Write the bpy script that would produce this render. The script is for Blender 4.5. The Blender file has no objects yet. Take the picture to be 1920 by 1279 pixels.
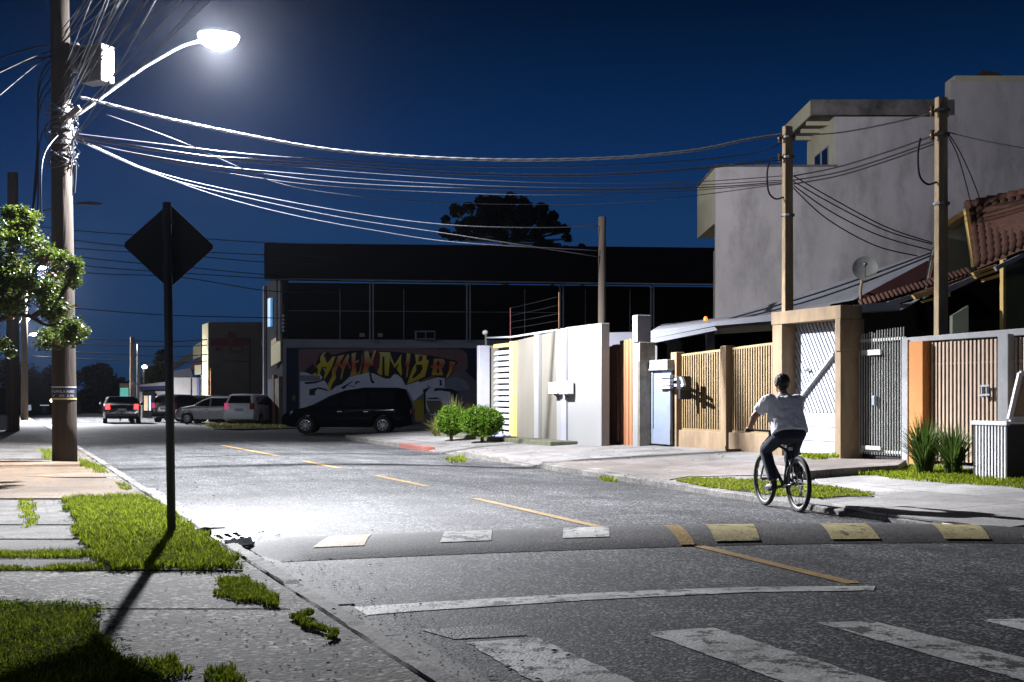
import bpy, bmesh, math, random
from mathutils import Vector, Matrix, noise
random.seed(7)
R = random.uniform
PI = math.pi
sc = bpy.context.scene
COL = sc.collection
FPX, CX, CY, HC = 2450.0, 960.0, 745.0, 1.4
U = Vector((-.365, .931, 0)); N = Vector((.931, .365, 0)); Z = Vector((0, 0, 1))

# ------------------------------------------------------------------ placing
def D(px, py, Y): return Vector(((px-CX)/FPX*Y, Y, HC-(py-CY)/FPX*Y))
def Gz(px, py, z): return D(px, py, (HC-z)*FPX/(py-CY))
def W(s, t, z=0.): return U*s + N*t + Z*z
def tof(p): return N.x*p.x+N.y*p.y
def sof(p): return U.x*p.x+U.y*p.y
def T(px, py, t): return D(px, py, t/(N.x*(px-CX)/FPX+N.y))
def S(px, t): return sof(T(px, CY, t))
def Zt(px, py, t): return T(px, py, t).z
def zroad(t):
    if t < 5.8: return .07*(1-((5.8-t)/3.8)**2)
    return .07-.13*((min(t, 9.6)-5.8)/4.2)**2
TKP = [(0, 8.75), (12.5, 9.47), (22, 10.03), (26, 10.25), (44, 10.95), (80, 12.3)]
def tk(s):   # line of the right-hand kerb
    for (a, b), (c, d) in zip(TKP, TKP[1:]):
        if s <= c: return b+(d-b)*(s-a)/(c-a)
    return TKP[-1][1]
def zR(t): return .06+.047*(min(t, 14.9)-10)
def GR(px, py, dz=0.):
    z = 0.
    for _ in range(12):
        p = Gz(px, py, z+dz); z = zroad(max(2., min(10.2, tof(p))))
    return p
def GS(px, py, dz=0.):
    z = .12
    for _ in range(12):
        p = Gz(px, py, z+dz); z = zR(max(10., min(17., tof(p))))
    return p
ZL = .10
def GL(px, py, z=ZL): return Gz(px, py, z)

# ------------------------------------------------------------------ materials
def mat(name, c1, c2=None, rough=.7, scale=8., bump=.15, bscale=None, metal=0., spec=.5, stain=None, sscale=1.2, samt=.5,
        detail=6., emit=None, estr=0., stretch=None, coat=0., island=None):
    m = bpy.data.materials.new(name); m.use_nodes = True
    nt = m.node_tree; L = nt.links.new; b = nt.nodes['Principled BSDF']
    c2 = c2 or tuple(x*.72 for x in c1)
    tc = nt.nodes.new('ShaderNodeTexCoord'); mp = nt.nodes.new('ShaderNodeMapping'); L(tc.outputs['Object'], mp.inputs[0])
    if stretch: mp.inputs['Scale'].default_value = stretch
    n = nt.nodes.new('ShaderNodeTexNoise'); n.inputs['Scale'].default_value = scale; n.inputs['Detail'].default_value = detail; n.inputs['Roughness'].default_value = .62
    L(mp.outputs[0], n.inputs['Vector'])
    r = nt.nodes.new('ShaderNodeValToRGB'); r.color_ramp.elements[0].position = .32; r.color_ramp.elements[1].position = .68
    r.color_ramp.elements[0].color = (*c2, 1); r.color_ramp.elements[1].color = (*c1, 1)
    L(n.outputs['Fac'], r.inputs[0]); out = r.outputs[0]
    if island:
        g = nt.nodes.new('ShaderNodeNewGeometry'); mx = nt.nodes.new('ShaderNodeMix'); mx.data_type = 'RGBA'
        rr = nt.nodes.new('ShaderNodeValToRGB'); rr.color_ramp.elements[0].color = (*c2, 1); rr.color_ramp.elements[1].color = (*island, 1)
        L(g.outputs['Random Per Island'], rr.inputs[0]); mx.inputs[0].default_value = .6
        L(out, mx.inputs[6]); L(rr.outputs[0], mx.inputs[7]); out = mx.outputs[2]
    if stain:
        n2 = nt.nodes.new('ShaderNodeTexNoise'); n2.inputs['Scale'].default_value = sscale; n2.inputs['Detail'].default_value = 8; n2.inputs['Roughness'].default_value = .7
        L(mp.outputs[0], n2.inputs['Vector'])
        r2 = nt.nodes.new('ShaderNodeMapRange'); r2.inputs[1].default_value = .48; r2.inputs[2].default_value = .72; r2.inputs[4].default_value = samt
        L(n2.outputs['Fac'], r2.inputs[0])
        mx = nt.nodes.new('ShaderNodeMix'); mx.data_type = 'RGBA'; L(r2.outputs[0], mx.inputs[0]); L(out, mx.inputs[6]); mx.inputs[7].default_value = (*stain, 1)
        out = mx.outputs[2]
    L(out, b.inputs['Base Color'])
    rm = nt.nodes.new('ShaderNodeMapRange'); rm.inputs[3].default_value = max(.03, rough-.1); rm.inputs[4].default_value = min(1, rough+.1)
    L(n.outputs['Fac'], rm.inputs[0]); L(rm.outputs[0], b.inputs['Roughness'])
    b.inputs['Metallic'].default_value = metal; b.inputs['Specular IOR Level'].default_value = spec; b.inputs['Coat Weight'].default_value = coat
    if bump:
        nb = nt.nodes.new('ShaderNodeTexNoise'); nb.inputs['Scale'].default_value = bscale or scale*4; nb.inputs['Detail'].default_value = 5
        L(mp.outputs[0], nb.inputs['Vector'])
        bp = nt.nodes.new('ShaderNodeBump'); bp.inputs['Strength'].default_value = bump; bp.inputs['Distance'].default_value = .02
        L(nb.outputs['Fac'], bp.inputs['Height']); L(bp.outputs[0], b.inputs['Normal'])
    if emit:
        b.inputs['Emission Color'].default_value = (*emit, 1); b.inputs['Emission Strength'].default_value = estr
    return m

def ground_mat(name, lo, hi, speck, gscale=90., crack=.5, rough=.6, bump=.5, patch=None, crack_scale=.45, crackw=.012, spec=.5, wear=None, streak=0., joint=None):
    """stone-in-binder surface: grains, large patches and cracks; wear = (colour, amount) for rubbed paint"""
    m = bpy.data.materials.new(name); m.use_nodes = True
    nt = m.node_tree; L = nt.links.new; b = nt.nodes['Principled BSDF']
    geo = nt.nodes.new('ShaderNodeNewGeometry'); P = geo.outputs['Position']
    v = nt.nodes.new('ShaderNodeTexVoronoi'); v.inputs['Scale'].default_value = gscale; L(P, v.inputs['Vector'])
    vs = nt.nodes.new('ShaderNodeSeparateColor'); L(v.outputs['Color'], vs.inputs[0])
    rp = nt.nodes.new('ShaderNodeValToRGB'); e = rp.color_ramp.elements
    e[0].color = (*lo, 1); e[1].color = (*speck, 1); x = e.new(.72); x.color = (*hi, 1)
    L(vs.outputs[0], rp.inputs[0]); out = rp.outputs[0]
    n2 = nt.nodes.new('ShaderNodeTexNoise'); n2.inputs['Scale'].default_value = .7; n2.inputs['Detail'].default_value = 9; n2.inputs['Roughness'].default_value = .65; L(P, n2.inputs['Vector'])
    mr = nt.nodes.new('ShaderNodeMapRange'); mr.inputs[1].default_value = .35; mr.inputs[2].default_value = .7; mr.inputs[3].default_value = .55; mr.inputs[4].default_value = 1.25
    L(n2.outputs['Fac'], mr.inputs[0])
    mu = nt.nodes.new('ShaderNodeMix'); mu.data_type = 'RGBA'; mu.blend_type = 'MULTIPLY'; mu.inputs[0].default_value = 1
    cc = nt.nodes.new('ShaderNodeCombineColor'); [L(mr.outputs[0], cc.inputs[i]) for i in range(3)]
    L(out, mu.inputs[6]); L(cc.outputs[0], mu.inputs[7]); out = mu.outputs[2]
    if joint:
        su = nt.nodes.new('ShaderNodeVectorMath'); su.operation = 'DOT_PRODUCT'; L(P, su.inputs[0]); su.inputs[1].default_value = U
        sn = nt.nodes.new('ShaderNodeVectorMath'); sn.operation = 'DOT_PRODUCT'; L(P, sn.inputs[0]); sn.inputs[1].default_value = N
        cj = nt.nodes.new('ShaderNodeCombineXYZ'); L(su.outputs['Value'], cj.inputs[0]); L(sn.outputs['Value'], cj.inputs[1])
        br = nt.nodes.new('ShaderNodeTexBrick'); br.inputs['Scale'].default_value = 1; br.inputs['Brick Width'].default_value = joint[0]; br.inputs['Row Height'].default_value = joint[1]; br.inputs['Mortar Size'].default_value = joint[2]; br.inputs['Mortar Smooth'].default_value = .3
        br.inputs['Color1'].default_value = (1, 1, 1, 1); br.inputs['Color2'].default_value = (.78, .76, .74, 1); br.inputs['Mortar'].default_value = (.22, .2, .18, 1); L(cj.outputs[0], br.inputs['Vector'])
        mj = nt.nodes.new('ShaderNodeMix'); mj.data_type = 'RGBA'; mj.blend_type = 'MULTIPLY'; mj.inputs[0].default_value = 1; L(out, mj.inputs[6]); L(br.outputs['Color'], mj.inputs[7]); out = mj.outputs[2]
    if streak:   # worn bands running with the traffic
        su = nt.nodes.new('ShaderNodeVectorMath'); su.operation = 'DOT_PRODUCT'; L(P, su.inputs[0]); su.inputs[1].default_value = U
        sn = nt.nodes.new('ShaderNodeVectorMath'); sn.operation = 'DOT_PRODUCT'; L(P, sn.inputs[0]); sn.inputs[1].default_value = N
        cx_ = nt.nodes.new('ShaderNodeCombineXYZ'); k1 = nt.nodes.new('ShaderNodeMath'); k1.operation = 'MULTIPLY'; L(su.outputs['Value'], k1.inputs[0]); k1.inputs[1].default_value = .12 if name == 'asphalt' else 2.2
        k2 = nt.nodes.new('ShaderNodeMath'); k2.operation = 'MULTIPLY'; L(sn.outputs['Value'], k2.inputs[0]); k2.inputs[1].default_value = 1.1 if name == 'asphalt' else .8
        L(k1.outputs[0], cx_.inputs[0]); L(k2.outputs[0], cx_.inputs[1])
        n5 = nt.nodes.new('ShaderNodeTexNoise'); n5.inputs['Scale'].default_value = 1.6; n5.inputs['Detail'].default_value = 8; n5.inputs['Roughness'].default_value = .7; L(cx_.outputs[0], n5.inputs['Vector'])
        m5 = nt.nodes.new('ShaderNodeMapRange'); m5.inputs[1].default_value = .36; m5.inputs[2].default_value = .62; m5.inputs[3].default_value = 1-streak*.6; m5.inputs[4].default_value = 1+streak*.25; L(n5.outputs['Fac'], m5.inputs[0])
        mz = nt.nodes.new('ShaderNodeMix'); mz.data_type = 'RGBA'; mz.blend_type = 'MULTIPLY'; mz.inputs[0].default_value = 1; c5 = nt.nodes.new('ShaderNodeCombineColor'); [L(m5.outputs[0], c5.inputs[i]) for i in range(3)]
        L(out, mz.inputs[6]); L(c5.outputs[0], mz.inputs[7]); out = mz.outputs[2]
    if patch:
        n3 = nt.nodes.new('ShaderNodeTexNoise'); n3.inputs['Scale'].default_value = 2.3; n3.inputs['Detail'].default_value = 10; n3.inputs['Roughness'].default_value = .72; L(P, n3.inputs['Vector'])
        m3 = nt.nodes.new('ShaderNodeMapRange'); m3.inputs[1].default_value = .5; m3.inputs[2].default_value = .66; m3.inputs[4].default_value = .75 if name != 'asphalt' else .4; L(n3.outputs['Fac'], m3.inputs[0])
        mx = nt.nodes.new('ShaderNodeMix'); mx.data_type = 'RGBA'; L(m3.outputs[0], mx.inputs[0]); L(out, mx.inputs[6]); mx.inputs[7].default_value = (*patch, 1); out = mx.outputs[2]
    if crack:
        nd = nt.nodes.new('ShaderNodeTexNoise'); nd.inputs['Scale'].default_value = 3; nd.inputs['Detail'].default_value = 6; L(P, nd.inputs['Vector'])
        ad = nt.nodes.new('ShaderNodeVectorMath'); ad.operation = 'MULTIPLY_ADD'; L(nd.outputs['Color'], ad.inputs[0]); ad.inputs[1].default_value = (.5, .5, .5); L(P, ad.inputs[2])
        vc = nt.nodes.new('ShaderNodeTexVoronoi'); vc.feature = 'DISTANCE_TO_EDGE'; vc.inputs['Scale'].default_value = crack_scale; L(ad.outputs[0], vc.inputs['Vector'])
        lt = nt.nodes.new('ShaderNodeMapRange'); lt.inputs[1].default_value = 0; lt.inputs[2].default_value = crackw; lt.inputs[3].default_value = crack; lt.inputs[4].default_value = 0; L(vc.outputs['Distance'], lt.inputs[0])
        mx = nt.nodes.new('ShaderNodeMix'); mx.data_type = 'RGBA'; L(lt.outputs[0], mx.inputs[0]); L(out, mx.inputs[6]); mx.inputs[7].default_value = tuple(x*.3 for x in lo)+(1,); out = mx.outputs[2]
    if wear:
        n4 = nt.nodes.new('ShaderNodeTexNoise'); n4.inputs['Scale'].default_value = 5; n4.inputs['Detail'].default_value = 12; n4.inputs['Roughness'].default_value = .8; L(P, n4.inputs['Vector'])
        m4 = nt.nodes.new('ShaderNodeMapRange'); m4.inputs[1].default_value = wear[1]+.03; m4.inputs[2].default_value = wear[1]+.06; m4.inputs[3].default_value = 1; m4.inputs[4].default_value = 0; L(n4.outputs['Fac'], m4.inputs[0])
        mx = nt.nodes.new('ShaderNodeMix'); mx.data_type = 'RGBA'; L(m4.outputs[0], mx.inputs[0]); L(out, mx.inputs[6]); mx.inputs[7].default_value = (*wear[0], 1); out = mx.outputs[2]
    L(out, b.inputs['Base Color']); b.inputs['Roughness'].default_value = rough; b.inputs['Specular IOR Level'].default_value = spec
    ma = nt.nodes.new('ShaderNodeMath'); ma.operation = 'SUBTRACT'; ma.inputs[0].default_value = 1; L(v.outputs['Distance'], ma.inputs[1])
    bp = nt.nodes.new('ShaderNodeBump'); bp.inputs['Strength'].default_value = bump; bp.inputs['Distance'].default_value = .006
    L(ma.outputs[0], bp.inputs['Height']); L(bp.outputs[0], b.inputs['Normal'])
    return m

M = {}
M['asphalt'] = ground_mat('asphalt', (.025, .025, .026), (.083, .0825, .087), (.36, .36, .37), 60, .6, .75, .5, (.034, .034, .036), crack_scale=.22, crackw=.006, spec=.11, streak=.45)
M['ground'] = ground_mat('bare_ground', (.02, .018, .015), (.045, .04, .035), (.09, .085, .08), 30, .3, .8)
M['rough_concrete'] = ground_mat('washed_aggregate_concrete', (.04, .033, .026), (.15, .128, .105), (.62, .57, .51), 34, .6, .85, .8, (.035, .029, .021), 1.1, .02, .3, streak=.8)
M['old_concrete'] = ground_mat('old_pavement_concrete', (.12, .112, .105), (.165, .155, .145), (.25, .24, .23), 60, .7, .9, .5, (.07, .062, .052), .8, .014, .2, streak=.6)
M['concrete'] = ground_mat('pavement_concrete', (.32, .31, .31), (.4, .385, .38), (.48, .47, .46), 70, .6, .85, .35, (.24, .225, .21), .6, .01, joint=(1.9, 2.3, .014))
M['drive_concrete'] = ground_mat('driveway_concrete', (.2, .19, .19), (.24, .23, .23), (.31, .3, .3), 80, .7, .85, .3, (.155, .145, .14), .45, .014, joint=(2.6, 1.9, .012))
M['pink_concrete'] = ground_mat('pinkish_paving', (.2, .172, .158), (.25, .217, .2), (.3, .275, .26), 60, .7, .8, .4, (.16, .13, .12), .8, .014, joint=(.95, .8, .012))
M['tan_concrete'] = ground_mat('tan_cement', (.17, .112, .068), (.215, .145, .09), (.28, .21, .15), 70, .6, .8, .35, (.15, .125, .11), .6, .012, .2, streak=.4)
M['kerb'] = ground_mat('kerb_stone', (.13, .12, .11), (.2, .185, .17), (.3, .285, .27), 50, .6, .85, .4, (.1, .09, .07), 1.5, .03)
M['hump'] = ground_mat('hump_asphalt', (.05, .046, .047), (.085, .079, .081), (.18, .17, .175), 75, .3, .8, .4, (.1, .094, .095), .8, .01, .2)
M['white_mark'] = ground_mat('worn_white_paint', (.5, .495, .47), (.61, .605, .57), (.7, .69, .66), 55, .5, .65, .5, None, 1.1, .03, .1, ((.09, .088, .085), .42))
M['faded_mark'] = ground_mat('rubbed_white_paint', (.3, .3, .29), (.42, .42, .4), (.5, .5, .48), 55, .4, .65, .6, None, 1, .02, .1, ((.05, .05, .05), .53))
M['yellow_mark'] = ground_mat('worn_yellow_paint', (.31, .195, .075), (.37, .24, .095), (.43, .31, .15), 55, .3, .65, .5, None, 1, .02, .1, ((.12, .09, .06), .37))
M['pale_yellow_mark'] = ground_mat('faded_yellow_paint', (.37, .31, .155), (.43, .365, .19), (.49, .43, .25), 55, .3, .65, .5, None, 1, .02, .1, ((.1, .085, .06), .4))
M['white_plaster'] = mat('white_plaster', (.19, .19, .19), (.17, .17, .17), .85, 3, .12, 40, stain=(.13, .125, .115), sscale=1.6, samt=.3, stretch=(1, 1, .35))
M['lilac_plaster'] = mat('lilac_white_plaster', (.22, .22, .26), (.19, .19, .225), .85, 3, .1, 40)
M['beige_plaster'] = mat('beige_plaster', (.125, .113, .095), (.105, .096, .08), .9, 2, .15, 50, stain=(.085, .077, .062), sscale=.7, samt=.5, stretch=(1, 1, .4))
M['tan_plaster'] = mat('tan_plaster', (.22, .155, .092), (.165, .112, .064), .88, 4, .2, 40, stain=(.06, .042, .03), sscale=2.4, samt=.7, stretch=(1, 1, .3))
M['orange_plaster'] = mat('orange_plaster', (.42, .165, .04), (.36, .14, .035), .85, 3, .12, 30, stain=(.34, .2, .1), sscale=.9, samt=.4)
M['grey_plaster'] = mat('grey_plaster', (.28, .28, .29), (.22, .22, .23), .88, 4, .15, 40, stain=(.13, .12, .11), sscale=1.2, samt=.5)
M['stained_concrete'] = mat('stained_concrete', (.3, .27, .22), (.17, .15, .12), .9, 3, .35, 30, stain=(.06, .05, .04), sscale=2., samt=.75)
M['grimy_wall'] = mat('grimy_mauve_wall', (.56, .51, .515), (.39, .355, .355), .9, .7, .25, 12, stain=(.17, .15, .15), sscale=.9, samt=.7, stretch=(1, 1, .45))
M['grimy_band'] = mat('sooty_parapet', (.2, .18, .17), (.05, .045, .045), .9, 1.3, .2, 12, stain=(.025, .022, .022), sscale=.9, samt=.8)
M['cream_wall'] = mat('cream_wall', (.5, .46, .33), (.42, .39, .27), .88, 1.5, .15, 20, stain=(.3, .27, .2), sscale=.7, samt=.4)
M['olive_wall'] = mat('olive_wall', (.16, .15, .07), (.12, .115, .055), .9, 2, .2, 25)
M['green_wall'] = mat('dull_green_wall', (.2, .22, .17), (.15, .17, .13), .9, 2, .2, 25, stain=(.1, .1, .07), sscale=1., samt=.5)
M['moss_wall'] = mat('mossy_ledge', (.12, .12, .08), (.05, .05, .035), .95, 6, .5, 30, stain=(.05, .07, .02), sscale=3, samt=.7)
M['white_metal'] = mat('white_painted_metal', (.34, .35, .39), (.29, .3, .34), .55, 6, .04, stain=(.17, .15, .13), sscale=3, samt=.3, spec=.25)
M['blue_metal'] = mat('pale_blue_painted_sheet', (.15, .18, .24), (.125, .15, .2), .55, 4, .08, stain=(.15, .14, .14), sscale=2.5, samt=.5)
M['tan_metal'] = mat('tan_painted_bars', (.20, .138, .066), (.145, .098, .045), .6, 9, .05, stain=(.15, .09, .05), sscale=5, samt=.5)
M['rose_metal'] = mat('rosy_beige_slats', (.42, .31, .22), (.35, .255, .18), .6, 5, .05, stain=(.25, .18, .14), sscale=3, samt=.4)
M['grey_bars'] = mat('grey_painted_bars', (.4, .4, .37), (.28, .28, .26), .5, 8, .04)
M['black_metal'] = mat('black_painted_metal', (.012, .012, .014), (.008, .008, .01), .45, 9, .05)
M['shade_black'] = mat('painted_shade', (.004, .0035, .003), (.003, .003, .003), .95, 3, 0, spec=.03)  # near-black colour standing in for unlit depth
M['dark_facade'] = mat('dark_facade', (.012, .012, .016), (.008, .008, .011), .85, 1.5, .1, spec=.1)
M['dark_roof'] = mat('dark_metal_fascia', (.006, .006, .009), (.004, .004, .006), .8, .8, .05, 10, stretch=(1, 1, .3), spec=.05)
M['dull_white'] = mat('dull_white_trim', (.26, .27, .32), (.19, .2, .24), .8, 2, .1)
M['navy_wall'] = mat('navy_wall', (.008, .013, .05), (.006, .009, .038), .85, 2, .1)
M['navy_paint'] = mat('deep_navy_band', (.002, .004, .02), None, .85, 2, 0, spec=.1)
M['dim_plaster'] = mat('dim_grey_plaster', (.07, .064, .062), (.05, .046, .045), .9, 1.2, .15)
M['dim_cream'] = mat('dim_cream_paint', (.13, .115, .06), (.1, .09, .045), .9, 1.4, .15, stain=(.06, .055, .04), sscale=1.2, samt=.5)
M['galv'] = mat('galvanised_steel', (.2, .2, .2), (.13, .13, .13), .55, 12, .05, metal=.5)
M['pole_concrete'] = mat('brown_pole_surface', (.06, .043, .033), (.028, .02, .015), .95, 5, .7, 16, stretch=(1, 1, .12), stain=(.015, .011, .009), sscale=3, samt=.6)
M['post_concrete'] = mat('ochre_concrete_post', (.4, .3, .18), (.24, .17, .1), .9, 5, .35, 20, stretch=(1, 1, .3), stain=(.1, .07, .05), sscale=3, samt=.6)
M['wood_pole'] = mat('dark_wood_pole', (.11, .08, .055), (.06, .043, .03), .9, 6, .5, 16, stretch=(1, 1, .1))
M['wood'] = mat('orange_brown_boards', (.36, .15, .06), (.16, .06, .03), .65, 9, .25, 20, stretch=(1, 1, .08), stain=(.05, .025, .02), sscale=4, samt=.5, island=(.5, .25, .11))
M['dark_steel'] = mat('dark_sign_steel', (.012, .012, .014), (.008, .008, .01), .6, 7, .05)
M['post_steel'] = mat('dark_grey_post_steel', (.05, .05, .055), (.03, .03, .034), .6, 9, .15, 30, stretch=(1, 1, .2))
M['yellow_sheet'] = mat('yellow_sign_face', (.6, .42, .03), None, .4, 5, 0)
M['cable'] = mat('black_cable', (.014, .014, .017), (.01, .01, .012), .6, 20, 0, spec=.2)
M['pale_cable'] = mat('grey_cable', (.1, .1, .12), (.05, .05, .065), .5, 20, 0)
M['alum_cable'] = mat('aluminium_strand', (.4, .4, .43), (.2, .2, .22), .35, 40, .3, metal=.5, stretch=(6, 6, 6))
M['insul'] = mat('brown_porcelain', (.12, .06, .03), None, .25, 6, 0)
M['tile'] = mat('clay_roof_tile', (.1, .034, .017), (.042, .016, .009), .85, 4, .3, 20, stain=(.02, .01, .007), sscale=2, samt=.6)
M['amber_trim'] = mat('amber_fascia', (.6, .4, .13), (.52, .34, .1), .7, 4, .06)
M['grey_roof'] = mat('fibre_cement_roof', (.3, .3, .33), (.22, .22, .25), .9, 1.5, .15)
M['maroon'] = mat('maroon_coping', (.09, .025, .025), None, .8, 4, .1)
M['bark'] = mat('bark', (.06, .045, .03), (.03, .022, .016), .95, 8, .6, 14, stretch=(1, 1, .25))
def leafm(name, a, b, isl, rough=.45, tr=.45):
    m = mat(name, a, b, rough, 3, 0, island=isl, spec=.25 if rough < .7 else .04); nt = m.node_tree; bs = nt.nodes['Principled BSDF']; src = bs.inputs['Base Color'].links[0].from_socket
    t = nt.nodes.new('ShaderNodeBsdfTranslucent'); nt.links.new(src, t.inputs[0]); mx = nt.nodes.new('ShaderNodeMixShader'); mx.inputs[0].default_value = tr
    nt.links.new(bs.outputs[0], mx.inputs[1]); nt.links.new(t.outputs[0], mx.inputs[2]); nt.links.new(mx.outputs[0], nt.nodes['Material Output'].inputs['Surface']); return m
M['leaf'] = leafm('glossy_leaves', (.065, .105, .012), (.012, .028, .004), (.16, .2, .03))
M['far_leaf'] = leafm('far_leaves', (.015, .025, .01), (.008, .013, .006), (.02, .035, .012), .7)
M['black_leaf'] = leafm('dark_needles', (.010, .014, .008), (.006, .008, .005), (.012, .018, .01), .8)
M['bush'] = leafm('clipped_bush_leaves', (.10, .2, .012), (.03, .08, .006), (.17, .28, .02))
M['grass'] = leafm('grass_blades', (.19, .27, .008), (.045, .09, .004), (.42, .45, .05), .8, .5)
M['clover'] = leafm('clover_leaflets', (.1, .19, .02), (.04, .09, .008), (.2, .28, .06), .9, .5)
M['straw'] = leafm('dead_blades', (.34, .27, .12), (.2, .15, .06), (.45, .38, .2), .8, .4)
M['dry_grass'] = leafm('yellowish_blades', (.2, .2, .05), (.09, .1, .02), (.3, .28, .1), .6)
M['strap'] = leafm('strap_leaves', (.075, .13, .02), (.02, .045, .008), (.13, .19, .04), .5)
M['soil'] = mat('dark_soil', (.03, .024, .014), (.018, .016, .01), .95, 10, .4)
M['flower'] = mat('red_flower', (.4, .03, .02), None, .6, 5, 0)
M['car_black'] = mat('black_car_paint', (.003, .003, .007), (.002, .002, .005), .09, 3, 0, spec=.1)
M['car_navy'] = mat('dark_car_paint', (.02, .02, .03), (.015, .015, .022), .2, 3, 0, coat=.6)
M['car_white'] = mat('white_car_paint', (.8, .8, .8), (.75, .75, .75), .3, 3, 0, coat=.5)
M['car_silver'] = mat('silver_car_paint', (.36, .35, .33), (.3, .29, .28), .3, 3, 0, metal=.3, coat=.5)
M['glass'] = mat('dark_car_glass', (.008, .009, .012), None, .06, 2, 0, spec=.4)
M['rubber'] = mat('tyre_rubber', (.014, .014, .014), None, .85, 20, .1)
M['rim'] = mat('alloy_rim', (.55, .55, .57), (.45, .45, .47), .3, 5, 0, metal=.7)
M['chrome'] = mat('chrome', (.7, .7, .7), None, .15, 5, 0, metal=1.)
M['clear_lens'] = mat('clear_lens', (.7, .7, .72), None, .25, 5, 0)
M['red_lens'] = mat('red_lens', (.3, .015, .015), None, .2, 5, 0)
M['red_lit'] = mat('lit_tail_lamp', (.5, .01, .01), None, .3, 5, 0, emit=(1, .02, .02), estr=9.)
M['pink_lit'] = mat('lit_rear_lamp', (.5, .05, .1), None, .3, 5, 0, emit=(1, .1, .3), estr=.45)
M['plate'] = mat('number_plate', (.5, .5, .5), None, .5, 5, 0)
M['skin'] = mat('skin', (.3, .15, .09), (.24, .115, .065), .55, 14, .05)
M['hair'] = mat('black_hair', (.012, .009, .008), (.006, .005, .005), .6, 60, .6, 120)
M['shirt'] = mat('white_cotton', (.8, .79, .82), (.72, .71, .74), .9, 7, .5, 14, stretch=(1, 1, .5))
M['jeans'] = mat('dark_denim', (.02, .027, .045), (.01, .014, .025), .9, 12, .3, 40)
M['shoe'] = mat('dark_shoe', (.02, .02, .022), None, .6, 8, .1)
M['bike_black'] = mat('black_bicycle_paint', (.012, .012, .013), None, .3, 8, 0, coat=.3)
M['lamp_body'] = mat('grey_luminaire_body', (.09, .09, .095), None, .45, 6, 0, metal=.3)
M['lamp_on'] = mat('lit_lamp_bowl', (.9, .9, .9), None, .3, 5, 0, emit=(.92, .95, 1.), estr=1500)
_n = M['lamp_on'].node_tree; _e = _n.nodes.new('ShaderNodeEmission'); _e.inputs[0].default_value = (.92, .95, 1, 1); _e.inputs[1].default_value = 700; _t = _n.nodes.new('ShaderNodeBsdfTransparent'); _m = _n.nodes.new('ShaderNodeMixShader')   # clear cover, glowing from within
_m.inputs[0].default_value = .3; _n.links.new(_t.outputs[0], _m.inputs[1]); _n.links.new(_e.outputs[0], _m.inputs[2]); _n.links.new(_m.outputs[0], _n.nodes['Material Output'].inputs['Surface'])
M['lamp_far'] = mat('lit_far_lamp', (.9, .9, .9), None, .3, 5, 0, emit=(.9, .93, 1.), estr=26)
M['warm_on'] = mat('lit_warm_bulb', (.9, .9, .9), None, .3, 5, 0, emit=(1, .8, .6), estr=9)
M['orange_on'] = mat('lit_orange_beacon', (.8, .2, .03), None, .3, 5, 0, emit=(1, .22, .02), estr=1.6)
M['sky_pane'] = mat('lit_blue_panel', (.1, .3, .6), None, .4, 5, 0, emit=(.12, .42, .9), estr=.55)
M['teal_pane'] = mat('lit_teal_poster', (.2, .5, .45), (.03, .16, .15), .4, 1.6, 0, emit=(.15, .62, .52), estr=.55)
M['white_pane'] = mat('lit_window', (.5, .55, .6), None, .4, 5, 0, emit=(.6, .75, .9), estr=.35)
M['sign_yellow'] = mat('pale_yellow_banner', (.72, .62, .22), (.62, .54, .2), .6, 1.5, 0)
M['sign_orange'] = mat('orange_banner_band', (.7, .3, .02), (.6, .42, .05), .6, 6, 0)
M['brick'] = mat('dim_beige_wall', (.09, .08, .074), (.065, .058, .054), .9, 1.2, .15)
M['red_paint'] = mat('dark_red_paint', (.09, .008, .008), (.06, .006, .006), .85, 3, 0, stain=(.085, .075, .07), sscale=2.4, samt=.5)
M['ochre_paint'] = mat('ochre_paint', (.09, .035, .008), None, .85, 4, 0)
M['plate_black'] = mat('black_notice', (.02, .022, .05), None, .6, 5, 0)
M['plate_white'] = mat('white_lettering', (.6, .58, .62), None, .6, 5, 0)
M['plate_yellow'] = mat('yellow_edge_tape', (.62, .55, .2), None, .6, 5, 0)
M['fixture'] = mat('white_meter_box', (.72, .72, .68), (.62, .62, .58), .6, 4, .05, stain=(.3, .25, .2), sscale=6, samt=.3)
M['blue_bag'] = mat('blue_plastic', (.06, .08, .35), (.4, .42, .6), .4, 8, .3)
M['dish'] = mat('grey_mesh_dish', (.2, .2, .19), (.14, .14, .13), .6, 8, .05)
M['cardboard'] = mat('brown_board', (.35, .25, .16), (.25, .17, .1), .8, 12, .2)
M['bin_white'] = mat('white_painted_slats', (.68, .68, .7), (.6, .6, .62), .5, 6, .04, stain=(.35, .32, .28), sscale=5, samt=.3)
M['bin_inside'] = mat('bin_sheet_metal', (.02, .02, .022), None, .6, 8, .1)

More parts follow.
